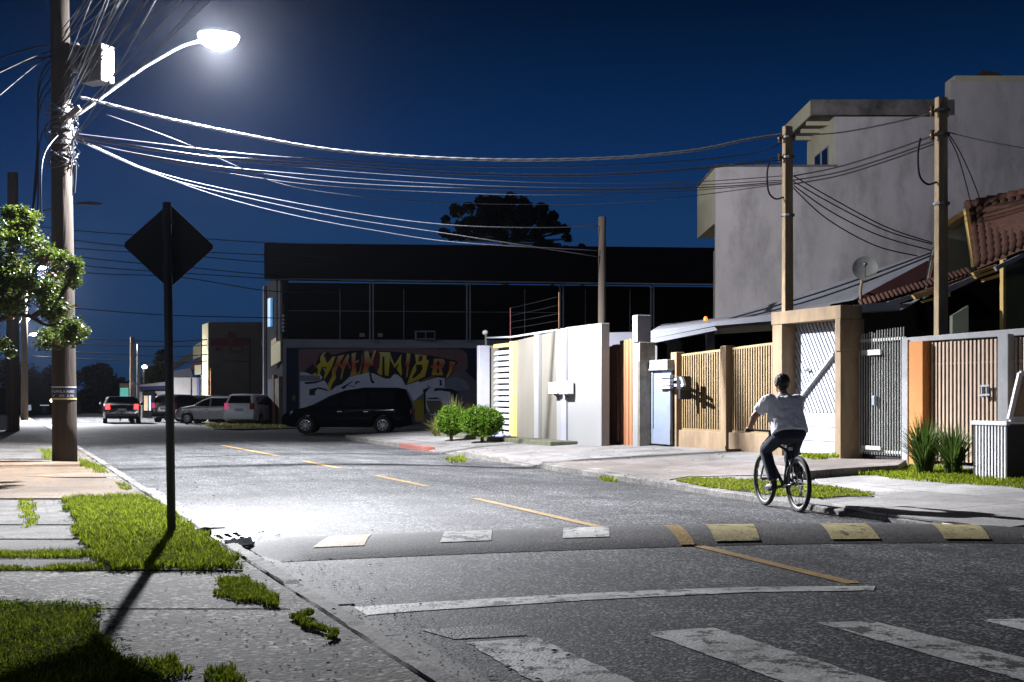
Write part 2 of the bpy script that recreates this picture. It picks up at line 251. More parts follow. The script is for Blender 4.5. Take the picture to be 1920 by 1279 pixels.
# ------------------------------------------------------------------ mesh building
OFF = {}
class MB:
    def __init__(s): s.v = []; s.f = []; s.m = []
    def add(s, vs, fs, mi=0):
        o = len(s.v); s.v += [tuple(v) for v in vs]; s.f += [tuple(i+o for i in f) for f in fs]; s.m += [mi]*len(fs); return s
    def hexa(s, a, b, mi=0):  # two quads a,b (4 pts each) joined
        return s.add(list(a)+list(b), [(3, 2, 1, 0), (4, 5, 6, 7), (0, 1, 5, 4), (1, 2, 6, 5), (2, 3, 7, 6), (3, 0, 4, 7)], mi)
    def box(s, c, sx, sy, sz, rz=0., mi=0, axes=None):
        if axes: ax, ay, az = axes
        else:
            ax = Vector((math.cos(rz), math.sin(rz), 0)); ay = Vector((-math.sin(rz), math.cos(rz), 0)); az = Z
        c = Vector(c); q = [(-1, -1), (1, -1), (1, 1), (-1, 1)]
        lo = [c+ax*(x*sx/2)+ay*(y*sy/2)-az*(sz/2) for x, y in q]; hi = [p+az*sz for p in lo]
        return s.hexa(lo, hi, mi)
    def st(s, s0, s1, t0, t1, z0, z1, mi=0):   # box in the street's own axes
        if s0 > s1: s0, s1 = s1, s0
        q = [(s0, t0), (s1, t0), (s1, t1), (s0, t1)]
        return s.hexa([W(a, b, z0) for a, b in q], [W(a, b, z1) for a, b in q], mi)
    def st4(s, s0, s1, t0, t1, z0, za, zb, mi=0):  # same with top sloping from za (s0) to zb (s1)
        q = [(s0, t0), (s1, t0), (s1, t1), (s0, t1)]
        return s.hexa([W(a, b, z0) for a, b in q], [W(a, b, za if a == s0 else zb) for a, b in q], mi)
    def bar(s, a, b, w, h=None, mi=0, up=None):
        a = Vector(a); b = Vector(b); d = b-a; l = d.length
        if l < 1e-6: return s
        d /= l; up = up or (Z if abs(d.z) < .95 else Vector((0, 1, 0)))
        x = d.cross(up).normalized(); y = x.cross(d); h = h or w
        return s.box((a+b)/2, w, h, l, mi=mi, axes=(x, y, d))
    def prism(s, pts, off, mi=0):
        n = len(pts); off = Vector(off); p = [Vector(q) for q in pts]
        return s.add(p+[q+off for q in p], [tuple(range(n))[::-1], tuple(range(n, 2*n))]+[(i, (i+1) % n, n+(i+1) % n, n+i) for i in range(n)], mi)
    def tube(s, pts, r, n=8, mi=0, caps=True):
        pts = [Vector(p) for p in pts]; k = len(pts); rr = r if isinstance(r, (list, tuple)) else [r]*k
        vs = []; fs = []; prev = None
        for i, p in enumerate(pts):
            d = (pts[min(i+1, k-1)]-pts[max(i-1, 0)]).normalized()
            if prev is None:
                a = Z if abs(d.z) < .9 else Vector((1, 0, 0)); x = d.cross(a).normalized()
            else: x = (prev-d*prev.dot(d)).normalized()
            prev = x; y = d.cross(x)
            for j in range(n):
                t = 2*PI*j/n; vs.append(p+(x*math.cos(t)+y*math.sin(t))*rr[i])
        for i in range(k-1):
            for j in range(n):
                fs.append((i*n+j, i*n+(j+1) % n, (i+1)*n+(j+1) % n, (i+1)*n+j))
        if caps: fs += [tuple(range(n))[::-1], tuple((k-1)*n+j for j in range(n))]
        return s.add(vs, fs, mi)
    def lathe(s, prof, c, axis=Z, n=24, mi=0):  # prof (r, h)
        c = Vector(c); axis = Vector(axis).normalized(); a = Z if abs(axis.z) < .9 else Vector((1, 0, 0))
        x = axis.cross(a).normalized(); y = axis.cross(x); vs = []; fs = []
        for r, h in prof:
            for j in range(n):
                t = 2*PI*j/n; vs.append(c+axis*h+(x*math.cos(t)+y*math.sin(t))*r)
        for i in range(len(prof)-1):
            for j in range(n): fs.append((i*n+j, i*n+(j+1) % n, (i+1)*n+(j+1) % n, (i+1)*n+j))
        return s.add(vs, fs, mi)
    def ball(s, c, rx, ry, rz, n=12, m=8, mi=0, jit=0.):
        c = Vector(c); vs = [c+Z*rz]; fs = []
        for i in range(1, m):
            for j in range(n):
                a = PI*i/m; b = 2*PI*j/n; k = 1+R(-jit, jit)
                vs.append(c+Vector((rx*math.sin(a)*math.cos(b), ry*math.sin(a)*math.sin(b), rz*math.cos(a)))*k)
        vs.append(c-Z*rz)
        for j in range(n):
            fs.append((0, 1+j, 1+(j+1) % n)); fs.append((len(vs)-1, 1+(m-2)*n+(j+1) % n, 1+(m-2)*n+j))
        for i in range(m-2):
            for j in range(n): fs.append((1+i*n+j, 1+(i+1)*n+j, 1+(i+1)*n+(j+1) % n, 1+i*n+(j+1) % n))
        return s.add(vs, fs, mi)
    def build(s, name, mats, parent=None, smooth=False, local=False, bevel=0.):
        if not isinstance(mats, (list, tuple)): mats = [mats]
        me = bpy.data.meshes.new(name)
        if local: off = Vector((0, 0, 0))
        elif parent: off = OFF[parent]
        else:
            xs = [v[0] for v in s.v]; ys = [v[1] for v in s.v]
            off = Vector(((min(xs)+max(xs))/2, (min(ys)+max(ys))/2, min(v[2] for v in s.v)))
        me.from_pydata([(v[0]-off.x, v[1]-off.y, v[2]-off.z) for v in s.v], [], s.f)
        for m in mats: me.materials.append(M[m] if isinstance(m, str) else m)
        me.polygons.foreach_set('material_index', s.m)
        if smooth: me.polygons.foreach_set('use_smooth', [True]*len(s.f))
        bm = bmesh.new(); bm.from_mesh(me); bmesh.ops.recalc_face_normals(bm, faces=bm.faces); bm.to_mesh(me); bm.free()
        me.update()
        o = bpy.data.objects.new(name, me); COL.objects.link(o)
        OFF[o] = off
        if parent: o.parent = parent
        else: o.location = off
        if bevel:
            b = o.modifiers.new('edge', 'BEVEL'); b.width = bevel; b.segments = 2; b.limit_method = 'ANGLE'
        return o
def tag(o, label=None, cat=None, group=None, kind=None):
    if label: o['label'] = label
    if cat: o['category'] = cat
    if group: o['group'] = group
    if kind: o['kind'] = kind
    return o
def struct(o, kind='structure'): o['kind'] = kind; return o
def thing(name, label, cat, loc, rz=0., group=None):
    o = bpy.data.objects.new(name, None); COL.objects.link(o); o.empty_display_size = .2
    o.location = loc; o.rotation_euler = (0, 0, rz); OFF[o] = Vector(loc)
    return tag(o, label, cat, group)
def dup(root, loc=None, rz=None, label=None, group=None):
    r = root.copy(); COL.objects.link(r); OFF[r] = OFF[root]
    if loc is not None: r.location = loc
    if rz is not None: r.rotation_euler = (0, 0, rz)
    if label: r['label'] = label
    if group: r['group'] = group
    for c in list(root.children):
        d = c.copy(); COL.objects.link(d); d.parent = r
        for g in list(c.children):
            e = g.copy(); COL.objects.link(e); e.parent = d
    return r
def smooth_path(pts, k=6):
    pts = [Vector(p) for p in pts]; out = []
    for i in range(len(pts)-1):
        p0 = pts[max(i-1, 0)]; p1 = pts[i]; p2 = pts[i+1]; p3 = pts[min(i+2, len(pts)-1)]
        for j in range(k):
            t = j/k; out.append(.5*((2*p1)+(p2-p0)*t+(2*p0-5*p1+4*p2-p3)*t*t+(3*p1-p0-3*p2+p3)*t**3))
    return out+[pts[-1]]
def inpoly(x, y, P):
    c = False; j = len(P)-1
    for i in range(len(P)):
        if (P[i].y > y) != (P[j].y > y) and x < (P[j].x-P[i].x)*(y-P[i].y)/(P[j].y-P[i].y)+P[i].x: c = not c
        j = i
    return c

# ------------------------------------------------------------------ camera, sky, render settings
cd = bpy.data.cameras.new('camera'); cam = bpy.data.objects.new('camera', cd); COL.objects.link(cam)
cam.location = (0, 0, HC); cam.rotation_euler = (PI/2, 0, 0)
cd.sensor_width = 36; cd.lens = FPX/1920*36; cd.shift_y = (CY-639.5)/1920; cd.clip_end = 1500; cd.clip_start = .05
sc.camera = cam
w = bpy.data.worlds.new('World'); sc.world = w; w.use_nodes = True
nt = w.node_tree; bg = nt.nodes['Background']
tc = nt.nodes.new('ShaderNodeTexCoord'); sp = nt.nodes.new('ShaderNodeSeparateXYZ'); nt.links.new(tc.outputs['Generated'], sp.inputs[0])
rp = nt.nodes.new('ShaderNodeValToRGB'); e = rp.color_ramp.elements
stops = [(0, (.007, .030, .080)), (.06, (.008, .036, .105)), (.127, (.0072, .036, .114)), (.179, (.0040, .0255, .098)), (.23, (.0020, .0165, .064)), (.28, (.0009, .0090, .034)), (.31, (.0007, .0060, .025)), (.6, (.0005, .0025, .011))]
e[0].position, e[0].color = 0, (*stops[0][1], 1); e[1].position, e[1].color = 1, (*stops[-1][1], 1)
for p, c in stops[1:]: x = e.new(p); x.color = (*c, 1)
nt.links.new(sp.outputs['Z'], rp.inputs[0]); nt.links.new(rp.outputs[0], bg.inputs['Color']); bg.inputs['Strength'].default_value = 1
sl = bpy.data.lights.new('fill_sun', 'SUN'); sl.energy = .17; sl.angle = math.radians(10); sl.color = (.85, .9, 1)  # unseen weak fill, added to brighten faces turned to the camera
so = bpy.data.objects.new('fill_sun', sl); COL.objects.link(so); so.rotation_euler = (math.radians(74), 0, math.radians(-38))
vs_ = sc.view_settings; vs_.view_transform = 'Standard'; vs_.look = 'None'; vs_.exposure = 0; vs_.gamma = 1; vs_.use_curve_mapping = False
cy = sc.cycles; cy.use_denoising = True; cy.max_bounces = 6; cy.diffuse_bounces = 3; cy.glossy_bounces = 3; cy.transmission_bounces = 4
cy.volume_bounces = 0; cy.caustics_reflective = False; cy.caustics_refractive = False; cy.sample_clamp_indirect = 6

# ------------------------------------------------------------------ ground, road
mb = MB(); g = []
for x in range(-5, 6):
    for y in range(-2, 9): g.append((x*40, y*40, -.3))
mb.add(g, [(i*11+j, (i+1)*11+j, (i+1)*11+j+1, i*11+j+1) for i in range(10) for j in range(10)])
struct(mb.build('ground', 'ground'))
def sheet(name, ss, ts, zf, m, kind='structure'):
    mb = MB(); k = len(ts)
    mb.add([W(a, b, zf(a, b)) for a in ss for b in ts], [(i*k+j, (i+1)*k+j, (i+1)*k+j+1, i*k+j+1) for i in range(len(ss)-1) for j in range(k-1)])
    o = mb.build(name, m, smooth=True); o['kind'] = kind; return o
fr = lambda a, b, n: [a+(b-a)*i/n for i in range(n+1)]
sheet('road', fr(-8, 200, 80), fr(2.0, 11.6, 24), lambda s, t: zroad(t), 'asphalt')
sheet('forecourt', fr(42.5, 70, 12), fr(10.0, 34, 12), lambda s, t: zroad(10.02)+.004+min(.1, (t-10)*.02), 'asphalt')
# left pavement: bed, slabs, kerb
sheet('pavement', fr(-8, 200, 60), fr(-14, 1.84, 6), lambda s, t: .084, 'rough_concrete')
def slab(pts, m, z=ZL, th=.06, name='pavement', g=GL):
    mb = MB(); p = [g(x, y, z) for x, y in pts]; mb.prism([q-Z*th for q in p], Z*th)
    return struct(mb.build(name, m, bevel=.008))
slab([(-90, 1071), (448, 1071), (466, 1084), (545, 1141), (-150, 1141)], 'rough_concrete', .094)
slab([(-150, 1142), (546, 1142), (640, 1212), (740, 1290), (860, 1400), (-150, 1400)], 'rough_concrete', .088)
slab([(-90, 1049), (183, 1049), (183, 1065), (-90, 1065)], 'old_concrete', .103)
for y0, y1, x1 in ((1012, 1035, 172), (985, 1010, 152)): slab([(-90, y0), (x1-8, y0), (x1, y1), (-90, y1)], 'old_concrete', .10+R(-.004, .004))
slab([(-90, 937), (36, 937), (44, 983), (-90, 983)], 'old_concrete', .102); slab([(60, 937), (125, 937), (140, 983), (68, 983)], 'old_concrete', .099)
slab([(-90, 890), (-10, 890), (110, 896), (214, 897), (262, 930), (250, 934), (-90, 934)], 'tan_concrete', .105)
slab([(-90, 862), (60, 864), (148, 866), (200, 894), (110, 894.5), (-90, 888)], 'tan_concrete', .101)
slab([(-90, 838), (95, 838), (132, 860), (-90, 860)], 'old_concrete', .102)
slab([(-90, 815), (72, 815), (94, 836), (-90, 836)], 'old_concrete', .098)
def rough_kerb(s0, s1, tf, wd, zt, zb, m='kerb', gap=None, amp=.012):
    mb = MB(); v = []; f = []; s = s0; j = s0+.4; k = 0; off = 0.
    while s < s1:
        st = .09 if s < 25 else .22; t = tf(s); z = zt(s, t+wd/2); nz = lambda q: noise.noise(Vector((s*2.3, q*5, 1.7)))*amp+noise.noise(Vector((s*11, q*17, 4)))*amp*.8
        jd = 0.
        if abs(s-j) < st*.55: jd = .007
        if s > j+.02: j += R(.75, 1.1); off = R(-.008, .008)
        if gap and gap[0] < s < gap[1]: jd = .12
        c = [(t+nz(1), zb), (t+nz(2), z-.018+off-jd), (t+.012+nz(3), z-.003+nz(4)+off-jd), (t+wd*.5, z+nz(5)+off-jd), (t+wd-.008+nz(6), z+nz(7)+off-jd), (t+wd+nz(8), z-.014+off-jd), (t+wd, zb)]
        v += [W(s, a, b) for a, b in c]; k += 1; s += st
    mb.add(v, [(i*7+q, i*7+q+1, i*7+q+8, i*7+q+7) for i in range(k-1) for q in range(6)])
    return struct(mb.build('kerb', m))
rough_kerb(-2, 75, lambda s: 1.86, .13, lambda s, t: .095, -.1, gap=(12.2, 13.35))
mb = MB(); s = -2.
while s < 20:  # gutter strip
    l = R(1, 1.8); (mb.st(s, s+l-.008, 2.02, 2.2+R(-.03, .04), -.1, .012+R(0, .01)) if not 11 < s < 13.4 else None); s += l
struct(mb.build('gutter', 'kerb', bevel=.01))
# right pavement
def lowk(s): return 24.4 < s < 26.9 or 30.4 < s < 34.1
mb = MB(); ss = fr(1, 43.5, 170); us = fr(0, 1, 26); v = []; ku = len(us)
for a in ss:
    for u in us:
        t = tk(a)+.13+(17-tk(a)-.13)*u; v.append(W(a, t, zR(t)-.004+.006*noise.noise(Vector((a*.6, t*.6, 0)))-(.07*max(0, 1-(t-tk(a)-.13)/.9) if lowk(a) else 0)))
mb.add(v, [(i*ku+j, (i+1)*ku+j, (i+1)*ku+j+1, i*ku+j+1) for i in range(len(ss)-1) for j in range(ku-1)]); struct(mb.build('pavement', 'drive_concrete', smooth=True))
rough_kerb(0, 11.0, tk, .15, lambda s, t: zR(t)+.0, -.2)
rough_kerb(11.3, 43.5, tk, .15, lambda s, t: zR(t)+.004-(.075 if lowk(s) else 0), -.2)
def slabR(pts, m, dz, th=.03, name='pavement'):
    mb = MB(); p = [GS(x, y, dz) for x, y in pts]; mb.prism([q-Z*th for q in p], Z*th); return struct(mb.build(name, m, bevel=.006))
slabR([(1016, 866), (1110, 864), (1240, 863), (1400, 866), (1470, 878), (1500, 889), (1290, 893), (1255, 899), (1180, 889), (1110, 879)], 'pink_concrete', .012)
slabR([(1520, 893), (1700, 890), (1800, 905), (1930, 915), (1990, 975), (1880, 990), (1640, 960), (1560, 943), (1650, 933), (1540, 908)], 'concrete', .010)
mb = MB(); p = [GS(*q, .13) for q in ((1462, 858), (1700, 862), (1684, 872), (1580, 878), (1505, 884), (1440, 868))]; mb.prism([q-Z*.2 for q in p], Z*.2); struct(mb.build('pavement', 'pink_concrete', bevel=.01))
mb = MB(); mb.st(S(1049, 13.), S(840, 13.), 12.75, 13.5, 0, .30); tag(mb.build('planter_ledge', 'moss_wall', bevel=.02), 'low mossy concrete ledge at the foot of the beige wall', 'ledge')
mb = MB(); p = [W(43.6, 9.96, 0), W(43.6, 10.2, 0)]
# red painted kerb end
mb.prism([W(a_, tk(a_)+b_, -.2) for a_, b_ in ((S(790, 10.4)-.3, -.02), (S(735, 10.4), -.02), (S(735, 10.4), .17), (S(790, 10.4)-.3, .17))], Z*.30); struct(mb.build('kerb', mat('red_kerb_paint', (.3, .05, .04), (.2, .1, .08), .8, 4, .2, stain=(.2, .18, .16), sscale=3, samt=.6), bevel=.02))
mb = MB(); mb.prism([W(a_, tk(a_)+b_, -.2) for a_, b_ in ((11.0, -.03), (11.35, -.03), (11.35, .22), (11.0, .22))], Z*.27); struct(mb.build('kerb', 'black_metal', bevel=.03))

# ------------------------------------------------------------------ speed hump and road markings
HP = [(2.1, 11.0), (3.5, 10.65), (5., 10.35), (6.5, 10.12), (8., 9.98), (10., 9.9)]
def hs(t):
    for (a, b), (c, d) in zip(HP, HP[1:]):
        if t <= c: return b+(d-b)*(t-a)/(c-a)
    return HP[-1][1]
HW = 1.5
def hz(t, w_):
    k = max(0., math.sin(PI*max(0, min(1, w_/HW))))**.75; e = min(1., (t-2.1)/.35, (10.-t)/.2)
    return zroad(t)+.105*k*max(0., e)
def hump(t, w_, dz=0.): return W(hs(t)+w_, t, hz(t, w_)+dz)
mb = MB(); ts = fr(2.12, 9.98, 48); ws = fr(0, HW, 14); k = len(ws)
mb.add([hump(t, a, .004) for t in ts for a in ws], [(i*k+j, (i+1)*k+j, (i+1)*k+j+1, i*k+j+1) for i in range(len(ts)-1) for j in range(k-1)])
tag(mb.build('speed_hump', 'hump', smooth=True), kind='structure')
def on_hump(name, tb0, tb1, tt0, tt1, w0, w1, m):
    mb = MB(); A = 6; B = 6; v = []
    for i in range(A+1):
        for j in range(B+1):
            a = i/A; b = j/B; lo = tb0+(tb1-tb0)*a; hi = tt0+(tt1-tt0)*a; v.append(hump(lo+(hi-lo)*b, w0+(w1-w0)*b, .009))
    mb.add(v, [(i*(B+1)+j, (i+1)*(B+1)+j, (i+1)*(B+1)+j+1, i*(B+1)+j+1) for i in range(A) for j in range(B)])
    return struct(mb.build(name, m, smooth=True))
def thump(px, w_):
    lo, hi = 2.12, 9.98
    for _ in range(40):
        m_ = (lo+hi)/2; p = hump(m_, w_)
        if CX+p.x/p.y*FPX < px: lo = m_
        else: hi = m_
    return lo
for bl, br, tl, tr, w0, w1, m in ((587, 683, 622, 696, .3, .85, 'yellow_mark'), (825, 921, 835, 923, .3, .85, 'white_mark'), (1055, 1143, 1057, 1142, .3, .85, 'white_mark'),
                            (1341, 1425, 1322, 1412, .08, .85, 'pale_yellow_mark'), (1559, 1650, 1535, 1620, .08, .85, 'pale_yellow_mark'), (1771, 1857, 1745, 1832, .08, .85, 'pale_yellow_mark'),
                            (1276, 1304, 1243, 1270, .02, .85, 'yellow_mark')):
    on_hump('road_marking', thump(bl, w0), thump(br, w0), thump(tl, w1), thump(tr, w1), w0, w1, m)
def road_strip(name, a, b, wd, m, n=10):
    """painted strip on the crowned road from point a to b, wd wide"""
    mb = MB(); d = (b-a); d.z = 0; d.normalize(); x = Vector((d.y, -d.x, 0)); v = []
    for i in range(n+1):
        p = a.lerp(b, i/n)
        for sg in (-1, 1): q = p+x*(sg*wd/2); q.z = zroad(tof(q))+.006; v.append(q)
    mb.add(v, [(2*i, 2*i+1, 2*i+3, 2*i+2) for i in range(n)]); return struct(mb.build(name, m))
for (x0, y0), (x1, y1) in (((1600, 1095), (1300, 1022)), ((1130, 990), (890, 935)), ((800, 912), (705, 892)), ((635, 878), (570, 865)), ((520, 855), (415, 835))):
    road_strip('road_marking', GR(x0, y0), GR(x1, y1), .12 if y0 > 900 else .14, 'yellow_mark')
def road_poly(pts, m, nu=12, nv=34):
    a, b, c, d = [GR(*p) for p in pts]; mb = MB(); v = []
    for i in range(nu+1):
        for j in range(nv+1):
            q = a.lerp(b, i/nu).lerp(d.lerp(c, i/nu), j/nv); q = q+Vector((noise.noise(q*9)*.018, noise.noise(q*9+Vector((3, 1, 0)))*.018, 0)) if i in (0, nu) or j in (0, nv) else q; q.z = zroad(tof(q))+.005; v.append(q)
    mb.add(v, [(i*(nv+1)+j, (i+1)*(nv+1)+j, (i+1)*(nv+1)+j+1, i*(nv+1)+j+1) for i in range(nu) for j in range(nv)]); return struct(mb.build('road_marking', m))
SLN = [(632, 1150), (800, 1138), (1000, 1126), (1200, 1115), (1400, 1107), (1640, 1104)]
for p, q in zip(SLN, SLN[1:]):
    hw0, hw1 = 8.5-(p[0]-632)/230, 8.5-(q[0]-632)/230
    road_poly([(p[0], p[1]-hw0), (q[0], q[1]-hw1), (q[0], q[1]+hw1), (p[0], p[1]+hw0)], 'white_mark', 6, 3)
road_poly([(877, 1206), (1007, 1197), (1200, 1285), (1015, 1290)], 'white_mark')
road_poly([(1210, 1187), (1340, 1178), (1665, 1282), (1475, 1282)], 'white_mark')
road_poly([(1531, 1169), (1638, 1166), (1960, 1244), (1960, 1290)], 'white_mark')
road_poly([(1834, 1163), (1930, 1161), (2060, 1185), (1990, 1198)], 'white_mark')
road_poly([(790, 1182), (950, 1172), (990, 1192), (850, 1200)], 'faded_mark')
# storm drain grate
gr = thing('storm_drain', 'white painted storm drain grate beside the kerb and the end of the hump', 'drain', GR(432, 1013))
GD = lambda x, y, z: Gz(x, y, z)
a, b, c, d = [Gz(*p, .055) for p in ((398, 1007), (446, 1000), (474, 1018), (424, 1025))]
mb = MB(); mb.prism([q-Z*.045 for q in (a, b, c, d)], Z*.02); mb.build('pit', 'shade_black', gr)  # flat dark plate, shade of the pit put into its colour
mb = MB()
for i in range(4): k = i/3; mb.bar(a.lerp(b, k), d.lerp(c, k), .035, .03)
for k in (0, .5, 1): mb.bar(a.lerp(d, k)+Z*.003, b.lerp(c, k)+Z*.003, .03, .03)
mb.build('grate', 'white_metal', gr)
mb = MB(); mb.prism([q+Z*.0 for q in (d+Vector((.02, -.05, -.02)), c+Vector((.02, -.05, -.02)), c+Vector((-.02, .03, .035)), d+Vector((-.02, .03, .035)))], Vector((0, -.02, .02))); mb.build('painted_edge', 'blue_metal', gr)

# ------------------------------------------------------------------ grass and weeds
def blade(mb_v, mb_f, p, h, wd, lean, ang):
    d = Vector((math.cos(ang), math.sin(ang), 0)); x = Vector((-d.y, d.x, 0))*wd/2; i = len(mb_v)
    m_ = p+d*(lean*.35)+Z*(h*.65); t = p+d*lean+Z*h
    mb_v += [p-x, p+x, m_+x*.8, m_-x*.8, t]; mb_f += [(i, i+1, i+2, i+3), (i+3, i+2, i+4)]
def grass(name, poly, n, h, wd, m='grass', z=None, label=None, clump=1.7):
    P = poly; x0, x1 = min(p.x for p in P), max(p.x for p in P); y0, y1 = min(p.y for p in P), max(p.y for p in P); v = []; f = []; c = 0; tries = 0
    zz = sum(p.z for p in P)/len(P)
    while c < n and tries < n*40:
        tries += 1; x, y = R(x0, x1), R(y0, y1)
        q = noise.noise(Vector((x*clump, y*clump, 3)))
        jx, jy = x+.12*noise.noise(Vector((x*4, y*4, 1))), y+.25*noise.noise(Vector((x*4, y*4, 7)))
        if not inpoly(jx, jy, P) or q < R(-1.0, .15)-.25: continue
        t = tof(Vector((x, y, 0))); zb = zz if z is None else z(t)
        hh = h*R(.4, 1.1)*(1+.5*q); blade(v, f, Vector((x, y, zb)), hh, wd*R(.6, 1.2), hh*R(.2, 1.1), R(0, 2*PI)); c += 1
    mb = MB(); mb.v = [tuple(q) for q in v]; mb.f = f; mb.m = [1 if m == 'grass' and random.random() < .0 else 0]*len(f)
    o = mb.build(name, m); return tag(o, label, None, None, 'stuff')
def clover(poly, n, sz, z, m='clover'):
    P = poly; x0, x1 = min(p.x for p in P), max(p.x for p in P); y0, y1 = min(p.y for p in P), max(p.y for p in P); mb = MB(); c = 0
    while c < n:
        x, y = R(x0, x1), R(y0, y1)
        if not inpoly(x+.1*noise.noise(Vector((x*5, y*5, 2))), y+.2*noise.noise(Vector((x*5, y*5, 9))), P) or noise.noise(Vector((x*2.2, y*2.2, 8))) < R(-.5, .2): continue
        b = Vector((x, y, z+R(.008, .05))); a0 = R(0, 2*PI)
        for k in range(3):
            a = a0+k*2.1; d = Vector((math.cos(a), math.sin(a), R(-.3, .5))); e_ = Vector((-d.y, d.x, R(-.3, .3)))*.45; q = sz*R(.7, 1.2)
            mb.add([b, b+(d*.5+e_)*q, b+d*q, b+(d*.5-e_)*q], [(0, 1, 2, 3)])
        c += 1
    return tag(mb.build('clover', m), None, None, None, 'stuff')
def soil(pts, z, g=GL, m='soil'):
    mb = MB(); p = [g(x, y, z) for x, y in pts]; mb.prism([q-Z*.04 for q in p], Z*.04); return struct(mb.build('soil_bed', m))
VERGE = [(122, 937), (255, 931), (310, 955), (378, 1004), (436, 1050), (455, 1069), (182, 1068), (176, 1040), (150, 1002), (142, 970)]
soil(VERGE, .097); grass('grass', [GL(*p, .11) for p in VERGE], 26000, .075, .011)
NEAR = [(-120, 1137), (60, 1136), (175, 1142), (186, 1180), (200, 1222), (260, 1262), (330, 1300), (-120, 1330)]
soil(NEAR, .092); grass('grass', [GL(*p, .10) for p in NEAR], 15000, .06, .008)
for P, n in ((VERGE, 3200), (NEAR, 2200)): clover([GL(*p, .10) for p in P], n, .022, .10)
for P, n in ((VERGE, 1600), (NEAR, 900)): grass('dead_grass', [GL(*p, .10) for p in P], n, .06, .007, 'straw')
for P, n in (([(95, 930), (270, 925), (330, 952), (470, 1066), (470, 1078), (150, 1080), (120, 1000)], 700), ([(-60, 1125), (200, 1135), (260, 1250), (420, 1290), (-60, 1300)], 600)): clover([GL(*p, .095) for p in P], n, .018, .09)
for P, n, h in (([(412, 1088), (452, 1080), (500, 1108), (532, 1136), (490, 1138), (420, 1122)], 2600, .045), ([(545, 1150), (575, 1150), (632, 1195), (615, 1202)], 900, .04), ([(-60, 1036), (178, 1037), (182, 1047), (-60, 1046)], 2200, .05),
                ([(38, 940), (58, 938), (68, 986), (46, 990)], 700, .05), ([(150, 862), (180, 872), (205, 890), (185, 886), (150, 872)], 700, .09), ([(78, 845), (98, 845), (104, 862), (82, 862)], 500, .09),
                ([(-60, 1063), (182, 1063), (182, 1070), (-60, 1070)], 900, .04), ([(222, 905), (250, 915), (240, 922), (225, 918)], 250, .06), ([(200, 1235), (330, 1240), (360, 1262), (300, 1275), (215, 1262)], 900, .045), ([(380, 1255), (450, 1250), (470, 1290), (390, 1290)], 400, .04)):
    grass('weeds', [GL(*p, .10) for p in P], n, h, .009)
for P in ([(497, 1058), (512, 1062), (505, 1068)], [(560, 1118), (592, 1130), (585, 1140), (566, 1130)], [(655, 1160), (672, 1168), (668, 1184), (655, 1178)], [(700, 1202), (735, 1210), (735, 1222), (706, 1216)], [(788, 1258), (805, 1262), (802, 1272), (788, 1268)]):
    grass('weeds', [GR(*p, .02) for p in P], 160, .05, .009)
STRIP = [(1268, 901), (1310, 896), (1420, 901), (1560, 912), (1645, 927), (1535, 933), (1440, 925), (1335, 913)]
soil(STRIP, .008, GS); grass('grass', [GS(*p, .02) for p in STRIP], 9000, .042, .014, z=lambda t: zR(t)+.015)
grass('dead_grass', [GS(*p, .02) for p in STRIP], 1500, .045, .012, 'straw', z=lambda t: zR(t)+.015)
BED = [(1598, 888), (1700, 872), (1820, 880), (1960, 890), (1960, 920), (1840, 909), (1720, 902)]
soil(BED, .008, GS); grass('grass', [GS(*p, .02) for p in BED], 7000, .065, .015, z=lambda t: zR(t)+.015)
grass('weeds', [GS(*p, .12) for p in ((1500, 856), (1560, 853), (1575, 857), (1520, 864))], 500, .09, .02)
grass('weeds', [GS(*p) for p in ((830, 862), (860, 858), (880, 866), (850, 870))], 200, .1, .02); grass('weeds', [GR(*p) for p in ((1120, 895), (1150, 900), (1160, 906), (1130, 902))], 150, .08, .02)
fz = zroad(10.02)+.1
mb = MB(); p = [Gz(*q, 0.05) for q in ((380, 797), (540, 794), (900, 793), (900, 803), (545, 802.5), (400, 804))]; mb.prism([q-Z*.1 for q in p], Z*.1); struct(mb.build('verge', 'soil'))
grass('grass', [Gz(*q, .05) for q in ((385, 797.5), (545, 794.5), (760, 794.5), (760, 801), (545, 802), (400, 803))], 9000, .13, .05, 'dry_grass')
mb = MB(); p = [Gz(*q, 0.1) for q in ((752, 794), (905, 792), (905, 801), (752, 803))]; mb.prism([q-Z*.1 for q in p], Z*.1); struct(mb.build('pavement', 'concrete'))

def litter(name, n, pick, sz, m):
    mb = MB()
    for _ in range(n):
        p = pick(); a = R(0, 6.3); q = sz*R(.4, 1.3); d = Vector((math.cos(a), math.sin(a), R(-.15, .15)))*q; e_ = Vector((-math.sin(a), math.cos(a), R(-.15, .15)))*q*R(.35, .8); h = Z*q*R(.1, .4)
        mb.add([p-d, p-e_, p+d*.8, p+e_*.9, p+h], [(0, 1, 4), (1, 2, 4), (2, 3, 4), (3, 0, 4)])
    return tag(mb.build(name, m), None, None, None, 'stuff')
def pk_s(s0, s1, t0, t1, zf): return lambda: (lambda a, b: W(a, b, zf(a, b)))(R(s0, s1), R(t0, t1))
litter('grit', 900, pk_s(4.5, 13, 2.04, 2.5, lambda a, b: zroad(b)+.012), .012, 'kerb'); litter('grit', 1300, pk_s(4.2, 9.5, -.6, 1.8, lambda a, b: .093), .012, 'kerb'); litter('grit', 500, pk_s(11.5, 30, 9.2, 10.0, lambda a, b: zroad(b)+.008), .018, 'kerb')
litter('fallen_leaves', 160, pk_s(5, 26, 1.4, 2.9, lambda a, b: (zroad(b) if b > 2.05 else .1)+.012), .028, 'bark'); litter('fallen_leaves', 120, pk_s(11, 34, 9.6, 14, lambda a, b: zR(b)+.01), .035, 'bark'); litter('fallen_leaves', 70, pk_s(6, 30, 2.5, 9.5, lambda a, b: zroad(b)+.01), .025, 'bark')
